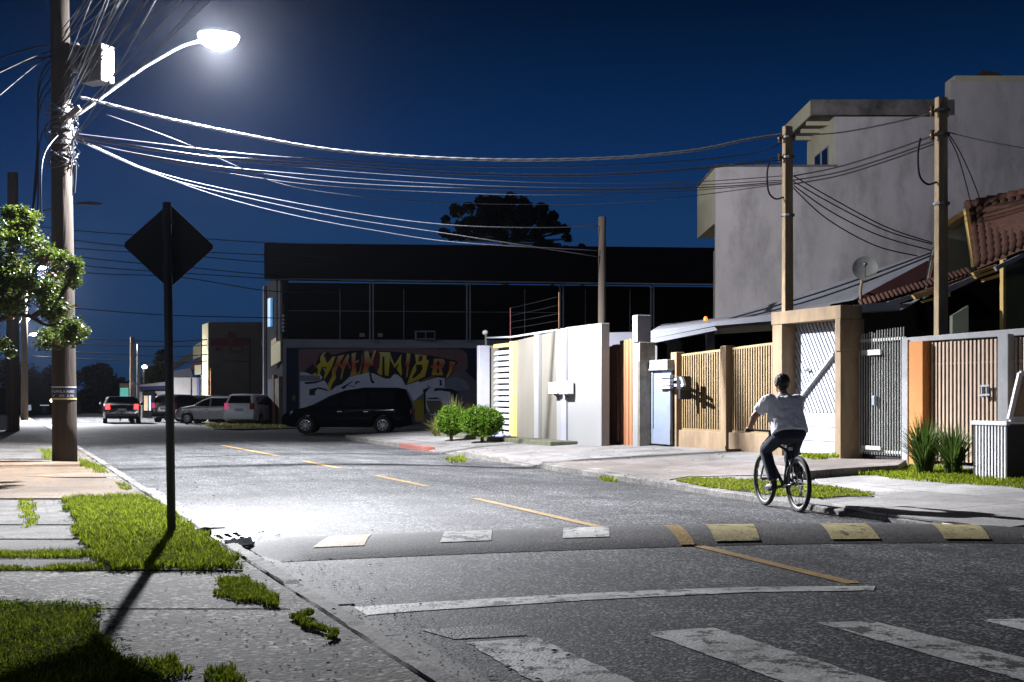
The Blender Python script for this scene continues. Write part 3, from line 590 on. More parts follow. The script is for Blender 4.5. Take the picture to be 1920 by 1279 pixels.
# ------------------------------------------------------------------ utility poles and lamps
PX, PY = -9.17, 26.8
def wood_round(label, base, top, r0, r1, m, name='utility_pole', cat='pole', parts=True):
    t = thing(name, label, cat, base)
    mb = MB(); n = 14; mb.tube([Vector(base).lerp(Vector(top), i/n) for i in range(n+1)], [r0+(r1-r0)*i/n for i in range(n+1)], 20); mb.build('shaft', m, t, smooth=True)
    return t
P0 = Vector((PX, PY, .05)); PT = Vector((PX-.12, PY, 11.2))
pole = wood_round('thick brown utility pole at the left kerb carrying the lit lamp', P0, PT, .25, .17, 'pole_concrete')
def on_pole(z): return P0.lerp(PT, (z-.05)/11.15)
# notice wrapped round it
def wrap(z0, z1, dr, a0, a1, m, name, parent, n=16):
    mb = MB(); v = []
    for i in range(n+1):
        a = a0+(a1-a0)*i/n
        for z in (z0, z1):
            c = on_pole(z); r = .25-.08*(z-.05)/11.15+dr; v.append(c+Vector((math.sin(a)*r, -math.cos(a)*r, 0)))
    mb.add(v, [(2*i, 2*i+2, 2*i+3, 2*i+1) for i in range(n)]); return mb.build(name, m, parent)
zn0, zn1 = 1.4-(748-745)*PY/FPX, 1.4+(745-726)*PY/FPX
nt_ = wrap(zn0, zn1, .006, -1.65, 1.65, 'plate_black', 'notice', pole)
wrap(zn0-.015, zn0+.018, .009, -1.65, 1.65, 'plate_yellow', 'edge_band', nt_); wrap(zn1-.012, zn1+.012, .009, -1.65, 1.65, 'plate_white', 'edge_band', nt_)
def text_mesh(body, size):
    cu = bpy.data.curves.new('lettering', 'FONT'); cu.body = body; cu.size = size; cu.align_x = 'CENTER'
    o = bpy.data.objects.new('lettering', cu); COL.objects.link(o); bpy.context.view_layer.update()
    me = bpy.data.meshes.new_from_object(o.evaluated_get(bpy.context.evaluated_depsgraph_get())); bpy.data.objects.remove(o)
    v = [tuple(q.co) for q in me.vertices]; f = [tuple(p.vertices) for p in me.polygons]; return v, f
for body, z, sz, da in (('M', zn0+.125, .075, -.72), ('UPNLA', zn0+.125, .075, -.05), ('NIBIS', zn0+.125, .075, .86), ('nP', zn0+.04, .07, -.6), ('005', zn0+.04, .07, .15), ('A.99L', zn0+.04, .07, .86)):
    v, f = text_mesh(body, sz); vv = []
    for x, y, _ in v:
        a = x/.245+da; c = on_pole(z+y); r = .257; vv.append(c+Vector((math.sin(a)*r, -math.cos(a)*r, 0)))
    mb = MB(); mb.add(vv, f); mb.build('lettering', 'plate_white', nt_)
# lamp arm, luminaire
LAMP = Vector((-6.28, 27.95, 0)); LAMP.z = HC+(CY-72)*LAMP.y/FPX
la0 = T(148, 213, tof(P0)+.25); 
arm_pts = [on_pole(la0.z-.05)+N*.1, D(148, 213, 26.9), D(205, 172, 27.15), D(262, 131, 27.4), D(308, 104, 27.6), D(338, 88, 27.75), D(362, 80, 27.85), D(385, 77, 27.92)]
mb = MB(); mb.tube(smooth_path(arm_pts, 5), .036, 10); mb.build('lamp_arm', 'galv', pole, smooth=True)
lum = MB(); ax = Vector((N.x, N.y, .02)).normalized(); ay = Vector((-ax.y, ax.x, 0)).normalized(); az = ax.cross(ay)
def ell(mb, c, a, b, zt, zb, n=20, m=10):
    vs = []; fs = []
    for i in range(m+1):
        th = PI*i/m
        for j in range(n):
            ph = 2*PI*j/n; z = math.cos(th); k = math.sin(th)
            vs.append(c+ax*(a*k*math.cos(ph))+ay*(b*k*math.sin(ph))+az*((zt if z > 0 else zb)*z))
    mb.add(vs, [(i*n+j, (i+1)*n+j, (i+1)*n+(j+1) % n, i*n+(j+1) % n) for i in range(m) for j in range(n)])
ell(lum, LAMP+Z*.10, .44, .17, .09, .0001); lo_ = lum.build('lamp_head', 'lamp_body', pole, smooth=True)
lum = MB(); ell(lum, LAMP+Z*.06, .43, .25, .07, .30); lum.build('lamp_bowl', 'lamp_on', pole, smooth=True)  # bowl drawn oversize to stand in for the lamp's glare
LPOW = 52000
def lamp_light(loc, power, col=(.93, .95, 1), rad=.12, far=.27):
    l = bpy.data.lights.new('lamp_light', 'POINT'); l.energy = power; l.color = col; l.shadow_soft_size = rad; l.use_nodes = True
    nt = l.node_tree; em = nt.nodes['Emission']
    # photometric curve of the luminaire: full below, reduced towards the horizon
    geo = nt.nodes.new('ShaderNodeNewGeometry'); sp = nt.nodes.new('ShaderNodeSeparateXYZ'); nt.links.new(geo.outputs['Incoming'], sp.inputs[0])
    rp = nt.nodes.new('ShaderNodeFloatCurve')   # polar curve of a road luminaire: widest about 65 degrees off nadir, then cut off
    mr = nt.nodes.new('ShaderNodeMapRange'); mr.inputs[1].default_value = -1; mr.inputs[2].default_value = 1; nt.links.new(sp.outputs['Z'], mr.inputs[0])
    cu = rp.mapping.curves[0]; pts = [(0, .33), (.1, .40), (.17, .45), (.22, .84), (.25, .84), (.28, .5), (.305, .34), (.33, .2), (.36, .11), (.40, .08), (.45, .06), (.55, .05), (1, .02)]
    cu.points[0].location = pts[0]; cu.points[1].location = pts[-1]
    for q in pts[1:-1]: cu.points.new(*q)
    for q in cu.points: q.handle_type = 'VECTOR'
    rp.mapping.update(); nt.links.new(mr.outputs[0], rp.inputs['Value'])
    dn = nt.nodes.new('ShaderNodeVectorMath'); dn.operation = 'DOT_PRODUCT'; nt.links.new(geo.outputs['Incoming'], dn.inputs[0]); dn.inputs[1].default_value = N   # thrown across the street
    c1 = nt.nodes.new('ShaderNodeMapRange'); c1.inputs[1].default_value = .55; c1.inputs[2].default_value = .95; c1.inputs[4].default_value = far; nt.links.new(dn.outputs['Value'], c1.inputs[0])
    c3 = nt.nodes.new('ShaderNodeMapRange'); c3.inputs[1].default_value = .885; c3.inputs[2].default_value = .975; c3.inputs[3].default_value = 1; c3.inputs[4].default_value = .17; nt.links.new(dn.outputs['Value'], c3.inputs[0]); m0 = nt.nodes.new('ShaderNodeMath'); m0.operation = 'MULTIPLY'; nt.links.new(c1.outputs[0], m0.inputs[0]); nt.links.new(c3.outputs[0], m0.inputs[1])
    c2 = nt.nodes.new('ShaderNodeMapRange'); c2.inputs[1].default_value = -.35; c2.inputs[2].default_value = -.22; nt.links.new(sp.outputs['Z'], c2.inputs[0])
    m1 = nt.nodes.new('ShaderNodeMath'); m1.operation = 'MULTIPLY'; nt.links.new(m0.outputs[0], m1.inputs[0]); nt.links.new(c2.outputs[0], m1.inputs[1])
    m2 = nt.nodes.new('ShaderNodeMath'); m2.operation = 'MULTIPLY_ADD'; nt.links.new(rp.outputs[0], m2.inputs[0]); m2.inputs[1].default_value = 2.; nt.links.new(m1.outputs[0], m2.inputs[2])
    du = nt.nodes.new('ShaderNodeVectorMath'); du.operation = 'DOT_PRODUCT'; nt.links.new(geo.outputs['Incoming'], du.inputs[0]); du.inputs[1].default_value = U   # emission cut by hand up the street, so the far road stays dark
    c4 = nt.nodes.new('ShaderNodeMapRange'); c4.inputs[1].default_value = .66; c4.inputs[2].default_value = .79; c4.inputs[3].default_value = 1; c4.inputs[4].default_value = .05; nt.links.new(du.outputs['Value'], c4.inputs[0])
    m4 = nt.nodes.new('ShaderNodeMath'); m4.operation = 'MULTIPLY'; nt.links.new(m2.outputs[0], m4.inputs[0]); nt.links.new(c4.outputs[0], m4.inputs[1]); nt.links.new(m4.outputs[0], em.inputs['Strength'])
    o = bpy.data.objects.new('lamp_light', l); COL.objects.link(o); o.location = loc; return o
lamp_light(LAMP-Z*.06, LPOW)
# boxes and fittings on the pole
mb = MB(); c = D(182, 122, 26.95); mb.box(c, .58, .4, .78, math.radians(-25)); mb.build('equipment_box', 'lamp_body', pole, bevel=.03)
mb = MB(); c2 = D(141, 108, 26.8); mb.lathe([(0, -.3), (.1, -.3), (.11, -.25), (.11, .22), (.07, .3), (0, .3)], c2, Z, 16); mb.build('fuse_canister', 'galv', pole, smooth=True)
mb = MB(); mb.bar(on_pole(8.3)+N*.1, c, .06, .05); mb.bar(on_pole(7.9)+N*.1, c2-Z*.2, .05, .05); mb.build('bracket', 'galv', pole)
mb = MB()
for z in (7.25, 6.9, 6.62, 6.35): mb.lathe([(.24, -.03), (.24, .03)], on_pole(z), Z, 18)
for k in range(26):   # loops of spare cable round the pole
    z = R(6.1, 7.4); r = R(.22, .34); a0 = R(0, 6); pts = []
    for i in range(14): a = a0+i*.45; pts.append(on_pole(z+.12*math.sin(a*2+k))+Vector((math.cos(a)*r*R(.9, 1.15), math.sin(a)*r, R(-.03, .03))))
    mb.tube(pts, .007, 5)
mb.build('cable_clamps', 'pale_cable', pole)
mb = MB()
for i in range(8):
    z = R(6.2, 7.5); a = on_pole(z)+Vector((R(.15, .25), -.15, 0)); mb.tube(smooth_path([a, a+Vector((R(.05, .2), R(-.1, .1), R(-.3, -.1))), a+Vector((R(-.1, .2), 0, R(-.9, -.4)))], 4), .012, 5)
for i in range(5):
    a = on_pole(R(6.8, 8.5))+Vector((-.2, 0, 0)); mb.tube(smooth_path([a, a+Vector((-.25, 0, -.5)), a+Vector((-.28, 0, -1.8)), a+Vector((-.4, .05, -2.6-R(0, 1))), a+Vector((-.2, .05, -3.6))], 4), .014, 5)
mb.build('loose_cable', 'cable', pole)
mb = MB(); mb.bar(on_pole(7.1)+Vector((.05, -.22, -.12)), on_pole(7.4)+Vector((.45, -.2, -.1)), .12, .1); mb.build('arm_clamp', 'wood_pole', pole)
# second (unlit) lamp pole, further lamps
def lamp_pole(label, px, base_y, Y, top, lit, power=0., headpx=None, heady=None, group=None, r=.15):
    b = D(px, base_y, Y); b.z = .05; t = thing('street_lamp', label, 'street lamp', b, 0, group)
    mb = MB(); mb.tube([b, b+Z*top], [r+.06, r], 14); mb.build('shaft', 'wood_pole', t, smooth=True)
    hp = D(headpx, heady, Y+1.); mb = MB(); a0 = Vector((b.x, b.y, hp.z-.9)); mb.tube(smooth_path([a0, a0.lerp(hp, .45)+Z*.25, a0.lerp(hp, .8)+Z*.2, hp+Z*.03], 5), .035, 8); mb.build('lamp_arm', 'galv', t, smooth=True)
    mb = MB(); ell(mb, hp+Z*.05, .5, .17, .1, .05); mb.build('lamp_head', 'lamp_body' if lit else 'post_steel', t, smooth=True)
    if lit:
        mb = MB(); ell(mb, hp+Z*.0, .4, .2, .0001, .2 if Y < 100 else .3); mb.build('lamp_bowl', 'lamp_far', t, smooth=True); lamp_light(hp-Z*.4, power, far=.1)
    return t
lamp_pole('dark unlit street lamp, its pole rising behind the flowering tree at the left', 24, 803, 51.5, 10.2, False, headpx=168, heady=385, r=.2)
lamp_pole('lit street lamp showing highest through the left tree', 46, 790, 76, 9.6, True, 55000, 74, 500)
lamp_pole('lit street lamp showing in the middle through the left tree', 30, 774, 126, 9.6, True, 22000, 48, 597)
lamp_pole('lit street lamp showing lowest through the left tree', 46, 768, 155, 9.6, True, 9000, 63, 625)
def pole_simple(label, px, top_y, base_y, Y, r0, r1, m='wood_pole', name='utility_pole', extra=True):
    b = D(px, base_y, Y); b.z = 0.05; tp = D(px, top_y, Y); t = thing(name, label, 'pole', b)
    mb = MB(); mb.tube([b.lerp(tp, i/8) for i in range(9)], [r0+(r1-r0)*i/8 for i in range(9)], 14); mb.build('shaft', m, t, smooth=True)
    if extra:
        mb = MB(); mb.bar(tp+Vector((-.35, -.1, -.3)), tp+Vector((.35, -.1, -.3)), .08, .1); mb.build('crossarm', m, t)
        for x in (-.28, .28):
            mb = MB(); mb.lathe([(.001, .16), (.04, .14), (.05, .06), (.03, 0)], tp+Vector((x, -.1, -.25)), Z, 10); mb.build('insulator', 'insul', t, smooth=True)
    return t
pole_simple('pale slim utility pole standing beside the lit teal poster', 248, 632, 797, 70, .14, .11, 'post_concrete', extra=False)
pole_simple('thin grey pole right behind the pale utility pole', 259, 645, 797, 72, .09, .06, 'galv', extra=False)
pole_simple('dark round wooden pole rising behind the tall white wall', 1129, 407, 640, 34.9, .12, .10, 'pole_concrete', extra=False)
def square_post(label, px, top_y, Y, wd=.24):
    b = D(px, CY, Y); b.z = .15; tp = D(px, top_y, Y); t = thing('concrete_post', label, 'post', b)
    mb = MB(); hw = wd/2
    q = lambda c, k: [c+(U*a+N*b_)*(hw*k) for a, b_ in ((-.6, -1.), (.6, -1.), (.6, .9), (-.6, .9))]
    mb.hexa(q(b, 1.08), q(tp, .9)); mb.build('shaft', 'post_concrete', t, bevel=.015)
    for dz in (.25, .7, 2.0): mb = MB(); mb.lathe([(wd*.66, -.025), (wd*.66, .025)], tp-Z*dz, Z, 12); mb.build('clamp', 'galv', t)
    for dz in (.28, .72):
        mb = MB(); c = tp-Z*dz-N*(hw+.09); mb.lathe([(0, -.09), (.05, -.09), (.03, -.03), (.06, 0), (.03, .03), (.05, .09), (0, .09)], c, Z, 12); mb.build('insulator', 'insul', t, smooth=True)
    mb = MB(); c = tp-Z*1.6-N*hw
    mb.tube(smooth_path([c, c-N*.2-Z*.05, c-N*.38+Z*.1, c-N*.42+Z*.5, c-N*.36+Z*.8], 5), .02, 6); mb.build('cable_loop', 'cable', t, smooth=True)
    return t, tp
postA, tpA = square_post('ochre square concrete post behind the frame of the white diagonal gate', 1477, 237, 29.4)
postB, tpB = square_post('ochre square concrete post in front of the tiled house', 1765, 183, 24.6)

# ------------------------------------------------------------------ overhead wires
WLAB = []
def wire(pts, r, m='cable', label='', group=None, sm=6):
    mb = MB(); mb.tube(smooth_path(pts, sm), r, 6); o = mb.build('overhead_cable', m, smooth=True)
    return tag(o, label, 'cable', group)
def pxw(p, Y0, Y1, r, m='cable', label='', group=None):
    x0, x1 = p[0][0], p[-1][0]; pts = []
    for x, y in p: k = (x-x0)/(x1-x0); pts.append(D(x, y, 1/((1-k)/Y0+k/Y1)))
    return wire(pts, r, m, label, group)
YA = 29.2
# thick twisted bundle
pts = [(150, 182), (290, 217), (430, 247), (600, 278), (760, 293), (950, 300), (1150, 296), (1300, 282), (1400, 262), (1466, 252)]
base = []
for x, y in pts: k = (x-150)/(1466-150); base.append(D(x, y, 1/((1-k)/26.9+k/YA)))
path = smooth_path(base, 26); mb = MB()
for st in range(3):
    q = []
    for i, p in enumerate(path): a = i*.55+st*2.1; q.append(p+Vector((0, math.cos(a)*.017, math.sin(a)*.017)))
    mb.tube(q, .017, 6)
tag(mb.build('overhead_cable', 'alum_cable', smooth=True), 'thick twisted cable bundle sweeping across the whole street', 'cable')
FAN = 'thin cables fanning from the lamp pole to the right'
LF = 'thin cable strung from the thick lamp pole to the square posts'
fan = [[(135, 250), (300, 270), (465, 289), (640, 301), (900, 313), (1180, 309), (1400, 290), (1466, 268)], [(140, 258), (330, 288), (500, 307), (640, 321), (860, 336), (1080, 344), (1300, 341), (1466, 330)],
       [(142, 262), (300, 298), (450, 320), (640, 343), (900, 354), (1150, 357), (1350, 350), (1466, 341)], [(200, 215), (330, 262), (440, 310), (520, 343), (620, 362), (760, 376), (960, 383), (1200, 378), (1466, 345)],
       [(140, 255), (300, 280), (450, 300), (640, 313), (860, 327), (1100, 330), (1300, 318), (1466, 300)], [(143, 265), (280, 292), (420, 313), (560, 326), (740, 340), (950, 350), (1200, 352), (1466, 338)],
       [(140, 256), (320, 287), (480, 298), (640, 307), (860, 322), (1080, 327), (1300, 315), (1466, 295)], [(146, 262), (310, 303), (460, 330), (600, 348), (800, 360), (1020, 366), (1250, 360), (1466, 344)]]
for i, p in enumerate(fan): pxw(p, 26.8, YA, .009 if i % 2 else .012, 'pale_cable', LF, FAN)
LD = 'thin overhead cable dropping from the lamp pole to the round wooden pole'
for i, p in enumerate([[(150, 264), (262, 313), (400, 350), (640, 396), (830, 421), (1000, 427), (1122, 424)], [(150, 262), (290, 325), (420, 371), (560, 406), (700, 432), (860, 455), (1124, 470)], [(150, 266), (300, 330), (440, 366), (640, 408), (850, 440), (1124, 482)]]):
    pxw(p, 26.8, 34.8, .013, 'pale_cable', LD, 'thin cables from the lamp pole down to the round wooden pole')
# cables overhead towards the viewer
LO = 'thin dark cable rising from the lamp pole out of the picture top'
for i in range(26):
    a = on_pole(R(6.5, 8.9))+Vector((R(0, .2), -.1, 0)); b = Vector((R(2.2, 6.), R(-1, 2.), R(7.6, 9.4))); sg = R(.5, 1.4); pts = []
    for k in range(13): t = k/12; p = a.lerp(b, t); p.z -= sg*4*t*(1-t)*.6; pts.append(p)
    wire(pts, R(.007, .013), 'cable' if i % 3 else 'pale_cable', LO, 'cables passing overhead from the lamp pole', 3)
LAB = 'thin dark cable strung between the two square concrete posts'
for y0, y1, sag in ((254, 210, 12), (330, 252, 10), (338, 262, 12), (345, 268, 12)):
    pxw([(1488, y0), (1570, y0+(y1-y0)*.3+sag*.7), (1660, y0+(y1-y0)*.64+sag*.6), (1757, y1)], 29.4, 24.7, .016, 'cable', LAB, 'cables between the square posts')
LG = 'thin dark cable falling from the ochre post to the gable of the tiled house'
for p in ([(1487, 340), (1560, 382), (1660, 432), (1748, 458)], [(1488, 348), (1560, 398), (1650, 442), (1748, 470)], [(1487, 352), (1550, 410), (1640, 460), (1720, 480)], [(1488, 330), (1560, 372), (1660, 425), (1748, 455)]):
    pxw(p, 29.3, 29.9, .014, 'cable', LG, 'cables to the tiled house')
LR = 'thin dark cable dropping from the right square post to the tiled roof'
for p in ([(1778, 250), (1800, 285), (1825, 340), (1842, 388)], [(1776, 252), (1795, 290), (1810, 340), (1822, 388)]): pxw(p, 24.6, 29.5, .012, 'cable', LR, 'cables to the tile roof')
pxw([(1778, 248), (1850, 265), (1990, 290)], 24.6, 22., .012, 'cable', 'single thin cable leaving the right square post out of the picture', None)
LB = 'pair of black cables slanting up along the low grey roof'
for dy in (0, 9): pxw([(1360, 600+dy*.4), (1500, 560+dy), (1620, 520+dy), (1745, 474+dy*.6)], 36, 30., .022, 'cable', LB, 'black cables along the grey roof')
LH = 'thin dark cable hanging far down the street between distant poles'
for y0, y1, y2 in ((425, 445, 455), (440, 470, 478), (458, 478, 492), (470, 500, 515), (488, 512, 522), (505, 520, 545), (570, 592, 596), (632, 640, 628), (642, 650, 640), (655, 668, 655), (668, 680, 668)):
    far = 52 if y0 < 600 else 72
    pxw([(60, y0), (200, y0+(y1-y0)*.6), (340, y1), (500, y2), (640, y2+4)], far, far+8, .022 if y0 < 600 else .03, 'cable', LH, 'cables strung far down the street')
LQ = 'thin dark cable leaving the lamp pole towards the left edge'
for p in ([(112, 92), (60, 108), (-60, 165)], [(112, 100), (70, 120), (-60, 230)], [(112, 250), (80, 300), (78, 420)]): pxw(p, 26.8, 24, .012, 'cable', LQ, 'cables leaving to the left')
for y in (182, 205): pxw([(-40, y-60), (60, y-92), (115, y-98)], 27, 26.8, .016, 'cable', LQ, 'cables leaving to the left')

# ------------------------------------------------------------------ diamond sign at the kerb
b = GL(322, 1006); sg = thing('road_sign', 'diamond road sign seen from behind on a slim dark post in the grass', 'road sign', b)
mb = MB(); tpz = b.z+3.12; mb.tube([b-Z*.1, Vector((b.x-.045, b.y, tpz))], .04, 14); mb.build('post', 'post_steel', sg, smooth=True)
cz = D(314, 460, b.y); c = Vector((cz.x, b.y+.055, cz.z)); hd = .415; mb = MB()
q = []
for (x, z), (x2, z2) in (((0, 1), (1, 0)), ((1, 0), (0, -1)), ((0, -1), (-1, 0)), ((-1, 0), (0, 1))):
    for k in (.05, .95): q.append(c+Vector(((x+(x2-x)*k)*hd, (x+(x2-x)*k)*.08, (z+(z2-z)*k)*hd*.965)))
mb.prism(q, Vector((0, .004, 0))); pl = mb.build('sign_plate', 'dark_steel', sg)
mb = MB(); mb.prism([p+Vector((0, .006, 0)) for p in q], Vector((0, .003, 0))); mb.build('sign_face', 'yellow_sheet', sg)
for dz in (.22, -.2): mb = MB(); mb.box(c+Vector((0, -.035, dz)), .1, .05, .03); mb.build('clamp', 'post_steel', sg)

# ================================================================== right-hand row of walls, gates and fences
# ---- tall white wall with beige panels
wt = thing('boundary_wall', 'tall white rendered wall with beige recessed panels, left of the wooden gate', 'wall', W(S(1090, 13.5), 13.5, .15))
s1, s2 = S(1127.4, 13.5), S(1061, 13.5)
mb = MB(); mb.st(s1, s2, 13.5, 13.72, .1, 3.19); mb.build('wall', 'white_plaster', wt, bevel=.01)
mb = MB(); mb.st(S(1061, 13.44), S(1050.5, 13.44), 13.44, 13.7, .1, 3.17); mb.build('pilaster', 'lilac_plaster', wt, bevel=.01)
def zt(px): return 2.93+(3.16-2.93)*(px-918)/(1049-918)
mb = MB(); mb.st4(S(1050.4, 13.55), S(960, 13.55), 13.58, 13.7, .2, 3.15, 2.99); mb.build('panel', 'beige_plaster', wt)
for a, b in ((1050.4, 1043.5), (1009, 1001)):
    mb = MB(); mb.st(S(a, 13.48), S(b, 13.48), 13.48, 13.58, .2, zt(a)); mb.build('pilaster', 'white_plaster', wt, bevel=.01)
mb = MB(); mb.st(S(929, 13.7), S(905, 13.7), 13.75, 13.9, .2, 2.95); mb.build('panel', 'beige_plaster', wt)
s = S(899, 13.35); mb = MB(); mb.st(s, s+.22, 13.35, 13.68, .1, 2.95); mb.build('post', 'lilac_plaster', wt, bevel=.01)
mb = MB(); mb.box(W(S(1043, 13.48), 13.54, 2.55), .04, .3, .5, math.radians(21.4)); mb.build('plaque', 'blue_metal', wt)
# louvred gate
lg = thing('louvre_gate', 'narrow gate of white louvres in a yellow frame at the far end of the wall', 'gate', W(S(940, 13.6), 13.6, .2))
sa, sb = S(957.5, 13.5), S(931, 13.6)
mb = MB(); mb.st(sa-.28, sa, 13.46, 13.62, .2, 2.98); mb.st(sa, sb, 13.5, 13.6, 2.84, 2.95); mb.build('frame', 'amber_trim', lg, bevel=.008)
mb = MB(); n = 15
for i in range(n):
    z = .3+2.5*i/n; mb.add([W(sa, 13.52, z), W(sb, 13.52, z), W(sb, 13.6, z+.11), W(sa, 13.6, z+.11), W(sa, 13.5, z+.012), W(sb, 13.5, z+.012), W(sb, 13.58, z+.122), W(sa, 13.58, z+.122)], [(3, 2, 1, 0), (4, 5, 6, 7), (0, 1, 5, 4), (2, 3, 7, 6), (1, 2, 6, 5), (3, 0, 4, 7)])
mb.build('louvre', 'white_metal', lg)
mb = MB(); mb.st(sa, sb, 13.66, 13.7, .2, 2.9); mb.build('back_board', 'beige_plaster', lg)
# meter boxes on the pilaster
for a, b, y0, y1, lab in ((1031, 1047, 717, 738, 'white meter box with two flaps, left of the pilaster'), (1051, 1066, 715, 739, 'white meter box with rusty screws, on the pilaster of the white wall')):
    t = thing('meter_box', lab, 'meter box', T((a+b)/2, y1, 13.3), 0, 'meter boxes on the white wall'); z0, z1 = Zt(a, y1, 13.3), Zt(a, y0, 13.3)
    mb = MB(); sA, sB = S(a, 13.3), S(b, 13.3); mb.st(sA, sB, 13.25, 13.44 if a > 1040 else 13.57, z0, z1); mb.build('case', 'fixture', t, bevel=.01)
    mb = MB(); mb.st(sA-.04, sB+.04, 13.235, 13.25, z0+.04, z0+(z1-z0)*.45); mb.st(sA-.04, sB+.04, 13.235, 13.25, z0+(z1-z0)*.52, z1-.03); mb.build('flap', 'white_metal', t)
    mb = MB(); mb.bar(W((sA+sB)/2, 13.3, z0), W((sA+sB)/2, 13.42, z0-.1), .04); mb.build('conduit_stub', 'post_steel', t)
# white pipe and little lamp along the wall top, security rods with wires
pt = [T(912, 634, 13.6), T(960, 632, 13.6), T(1045, 619, 13.6)]; mb = MB(); mb.tube(pt, .03, 8); tag(mb.build('conduit_pipe', 'white_metal', smooth=True), 'white pipe running level above the beige wall panels', 'pipe')
wl = thing('wall_spotlight', 'small white spotlight on a dark bracket atop the left end of the wall', 'spotlight', T(912, 648, 13.6))
mb = MB(); mb.bar(T(911, 648, 13.6), T(911, 628, 13.6), .06); mb.build('bracket', 'black_metal', wl)
mb = MB(); mb.ball(T(910, 624, 13.6), .09, .09, .08); mb.build('lamp_head', 'white_plaster', wl, smooth=True)
ef = thing('electric_fence', 'thin wires on a red and white rod above the white wall', 'fence', T(957, 640, 13.6))
for px, y0, y1, m in ((957, 640, 577, 'maroon'), (1048, 617, 548, 'insul')):
    mb = MB(); mb.tube([T(px, y0, 13.6), T(px, y1, 13.6)], .013, 6); mb.build('rod', m, ef)
for y0, y1 in ((578, 556), (592, 572), (604, 588), (616, 601)):
    mb = MB(); mb.tube([T(957, y0, 13.6), T(1000, (y0+y1)/2+1, 13.6), T(1048, y1, 13.6)], .004, 4); mb.build('wire', 'cable', ef)
# ---- wooden plank gate
wg = thing('wooden_gate', 'orange brown plank gate standing ajar between white wall and tall pillar', 'gate', W(S(1165, 14.1), 14.1, .2))
a, b = T(1142, 834, 14.35), T(1189, 836, 14.0); a.z = b.z = .22; dv = (b-a); L_ = dv.length; dv.normalize(); nn = Vector((dv.y, -dv.x, 0))
za, zb = Zt(1142, 643, 14.35), Zt(1189, 634, 14.0); x = 0; k = 0
mb = MB(); mb2 = MB()
while x < L_-.02:
    wd = R(.11, .17); x1 = min(L_, x+wd); k += 1; zt_ = za+(zb-za)*x/L_-(.08 if x < L_*.42 else 0)+R(-.02, .02); tgt = mb
    p0 = a+dv*(x+.008); p1 = a+dv*(x1-.008); o = nn*R(0, .02); tgt.hexa([p0+o, p1+o, p1+o-nn*.035, p0+o-nn*.035], [q+Z*(zt_-.22) for q in (p0+o, p1+o, p1+o-nn*.035, p0+o-nn*.035)]); x = x1
mb.build('planks', 'wood', wg)
mb2.bar(a+dv*L_*.43+nn*.03+Z*.1, a+dv*L_*.43+nn*.03+Z*2.35, .06, .05); mb2.build('stile', 'insul', wg)
mb = MB()
for z in (.3, 1.2, 2.1): mb.bar(a-nn*.05+Z*z, b-nn*.05+Z*z, .1, .04)
mb.build('rail', 'wood', wg)
# ---- tall stained pillar
tp_ = thing('gate_pillar', 'tall stained concrete pillar with white upper half, right of the wooden gate', 'pillar', W(S(1197, 14.0), 14.1, .15))
s0 = S(1197, 14.0); t0 = 14.0
mb = MB(); mb.st(s0+.03, s0+.3, t0, t0+.16, .1, 3.0); mb.build('white_face', 'white_plaster', tp_, bevel=.008)
mb = MB(); mb.st(s0, s0+.26, t0+.02, t0+.33, .1, 2.24); mb.build('lower_shaft', 'stained_concrete', tp_, bevel=.012)
mb = MB(); mb.st(s0-.05, s0+.26, t0+.005, t0+.42, 2.24, 2.7); mb.build('block', 'stained_concrete', tp_, bevel=.012)
mb = MB(); mb.st(s0-.02, s0+.24, t0-.04, t0+.32, 2.7, 3.34); mb.build('upper_shaft', 'lilac_plaster', tp_, bevel=.01)
mb = MB(); mb.prism([D(*q, 36.5) for q in ((1120, 624), (1215, 622), (1215, 835), (1120, 835))], Vector((0, .2, 0))); tag(mb.build('boundary_wall', 'lilac_plaster'), 'pale wall showing above the wooden gate', 'wall')
# ---- pale blue sheet door
bd = thing('metal_door', 'pale blue metal door with letter slots under a grey lintel', 'door', W(S(1235, 14.36), 14.36, .29))
sA, sB = S(1258, 14.36), S(1222, 14.36); sC = S(1208, 14.20)
mb = MB(); mb.st(sA, sC, 14.26, 14.5, 2.03, 2.27); mb.build('lintel', 'grey_plaster', bd, bevel=.01)
mb = MB(); mb.st(sB, sC, 14.32, 14.5, .29, 2.03); mb.build('jamb', 'blue_metal', bd)
mb = MB(); mb.st(sA, sB, 14.36, 14.40, .31, 2.03); mb.st(sA, sA+.08, 14.34, 14.36, .3, 1.6); mb.st(sB-.1, sB, 14.33, 14.36, .31, 2.03); mb.st(sA, sB, 14.335, 14.36, .31, .66); d_ = mb.build('leaf', 'blue_metal', bd)
mb = MB()
sm, sn = S(1257, 14.28), S(1236, 14.28)
for y0, y1 in ((703, 709), (711, 717), (718, 723), (725, 729)): mb.st(sm, sn, 14.26, 14.36, Zt(1245, y1, 14.28), Zt(1245, y0, 14.28))
mb.build('letter_slot', 'white_metal', d_, bevel=.006)
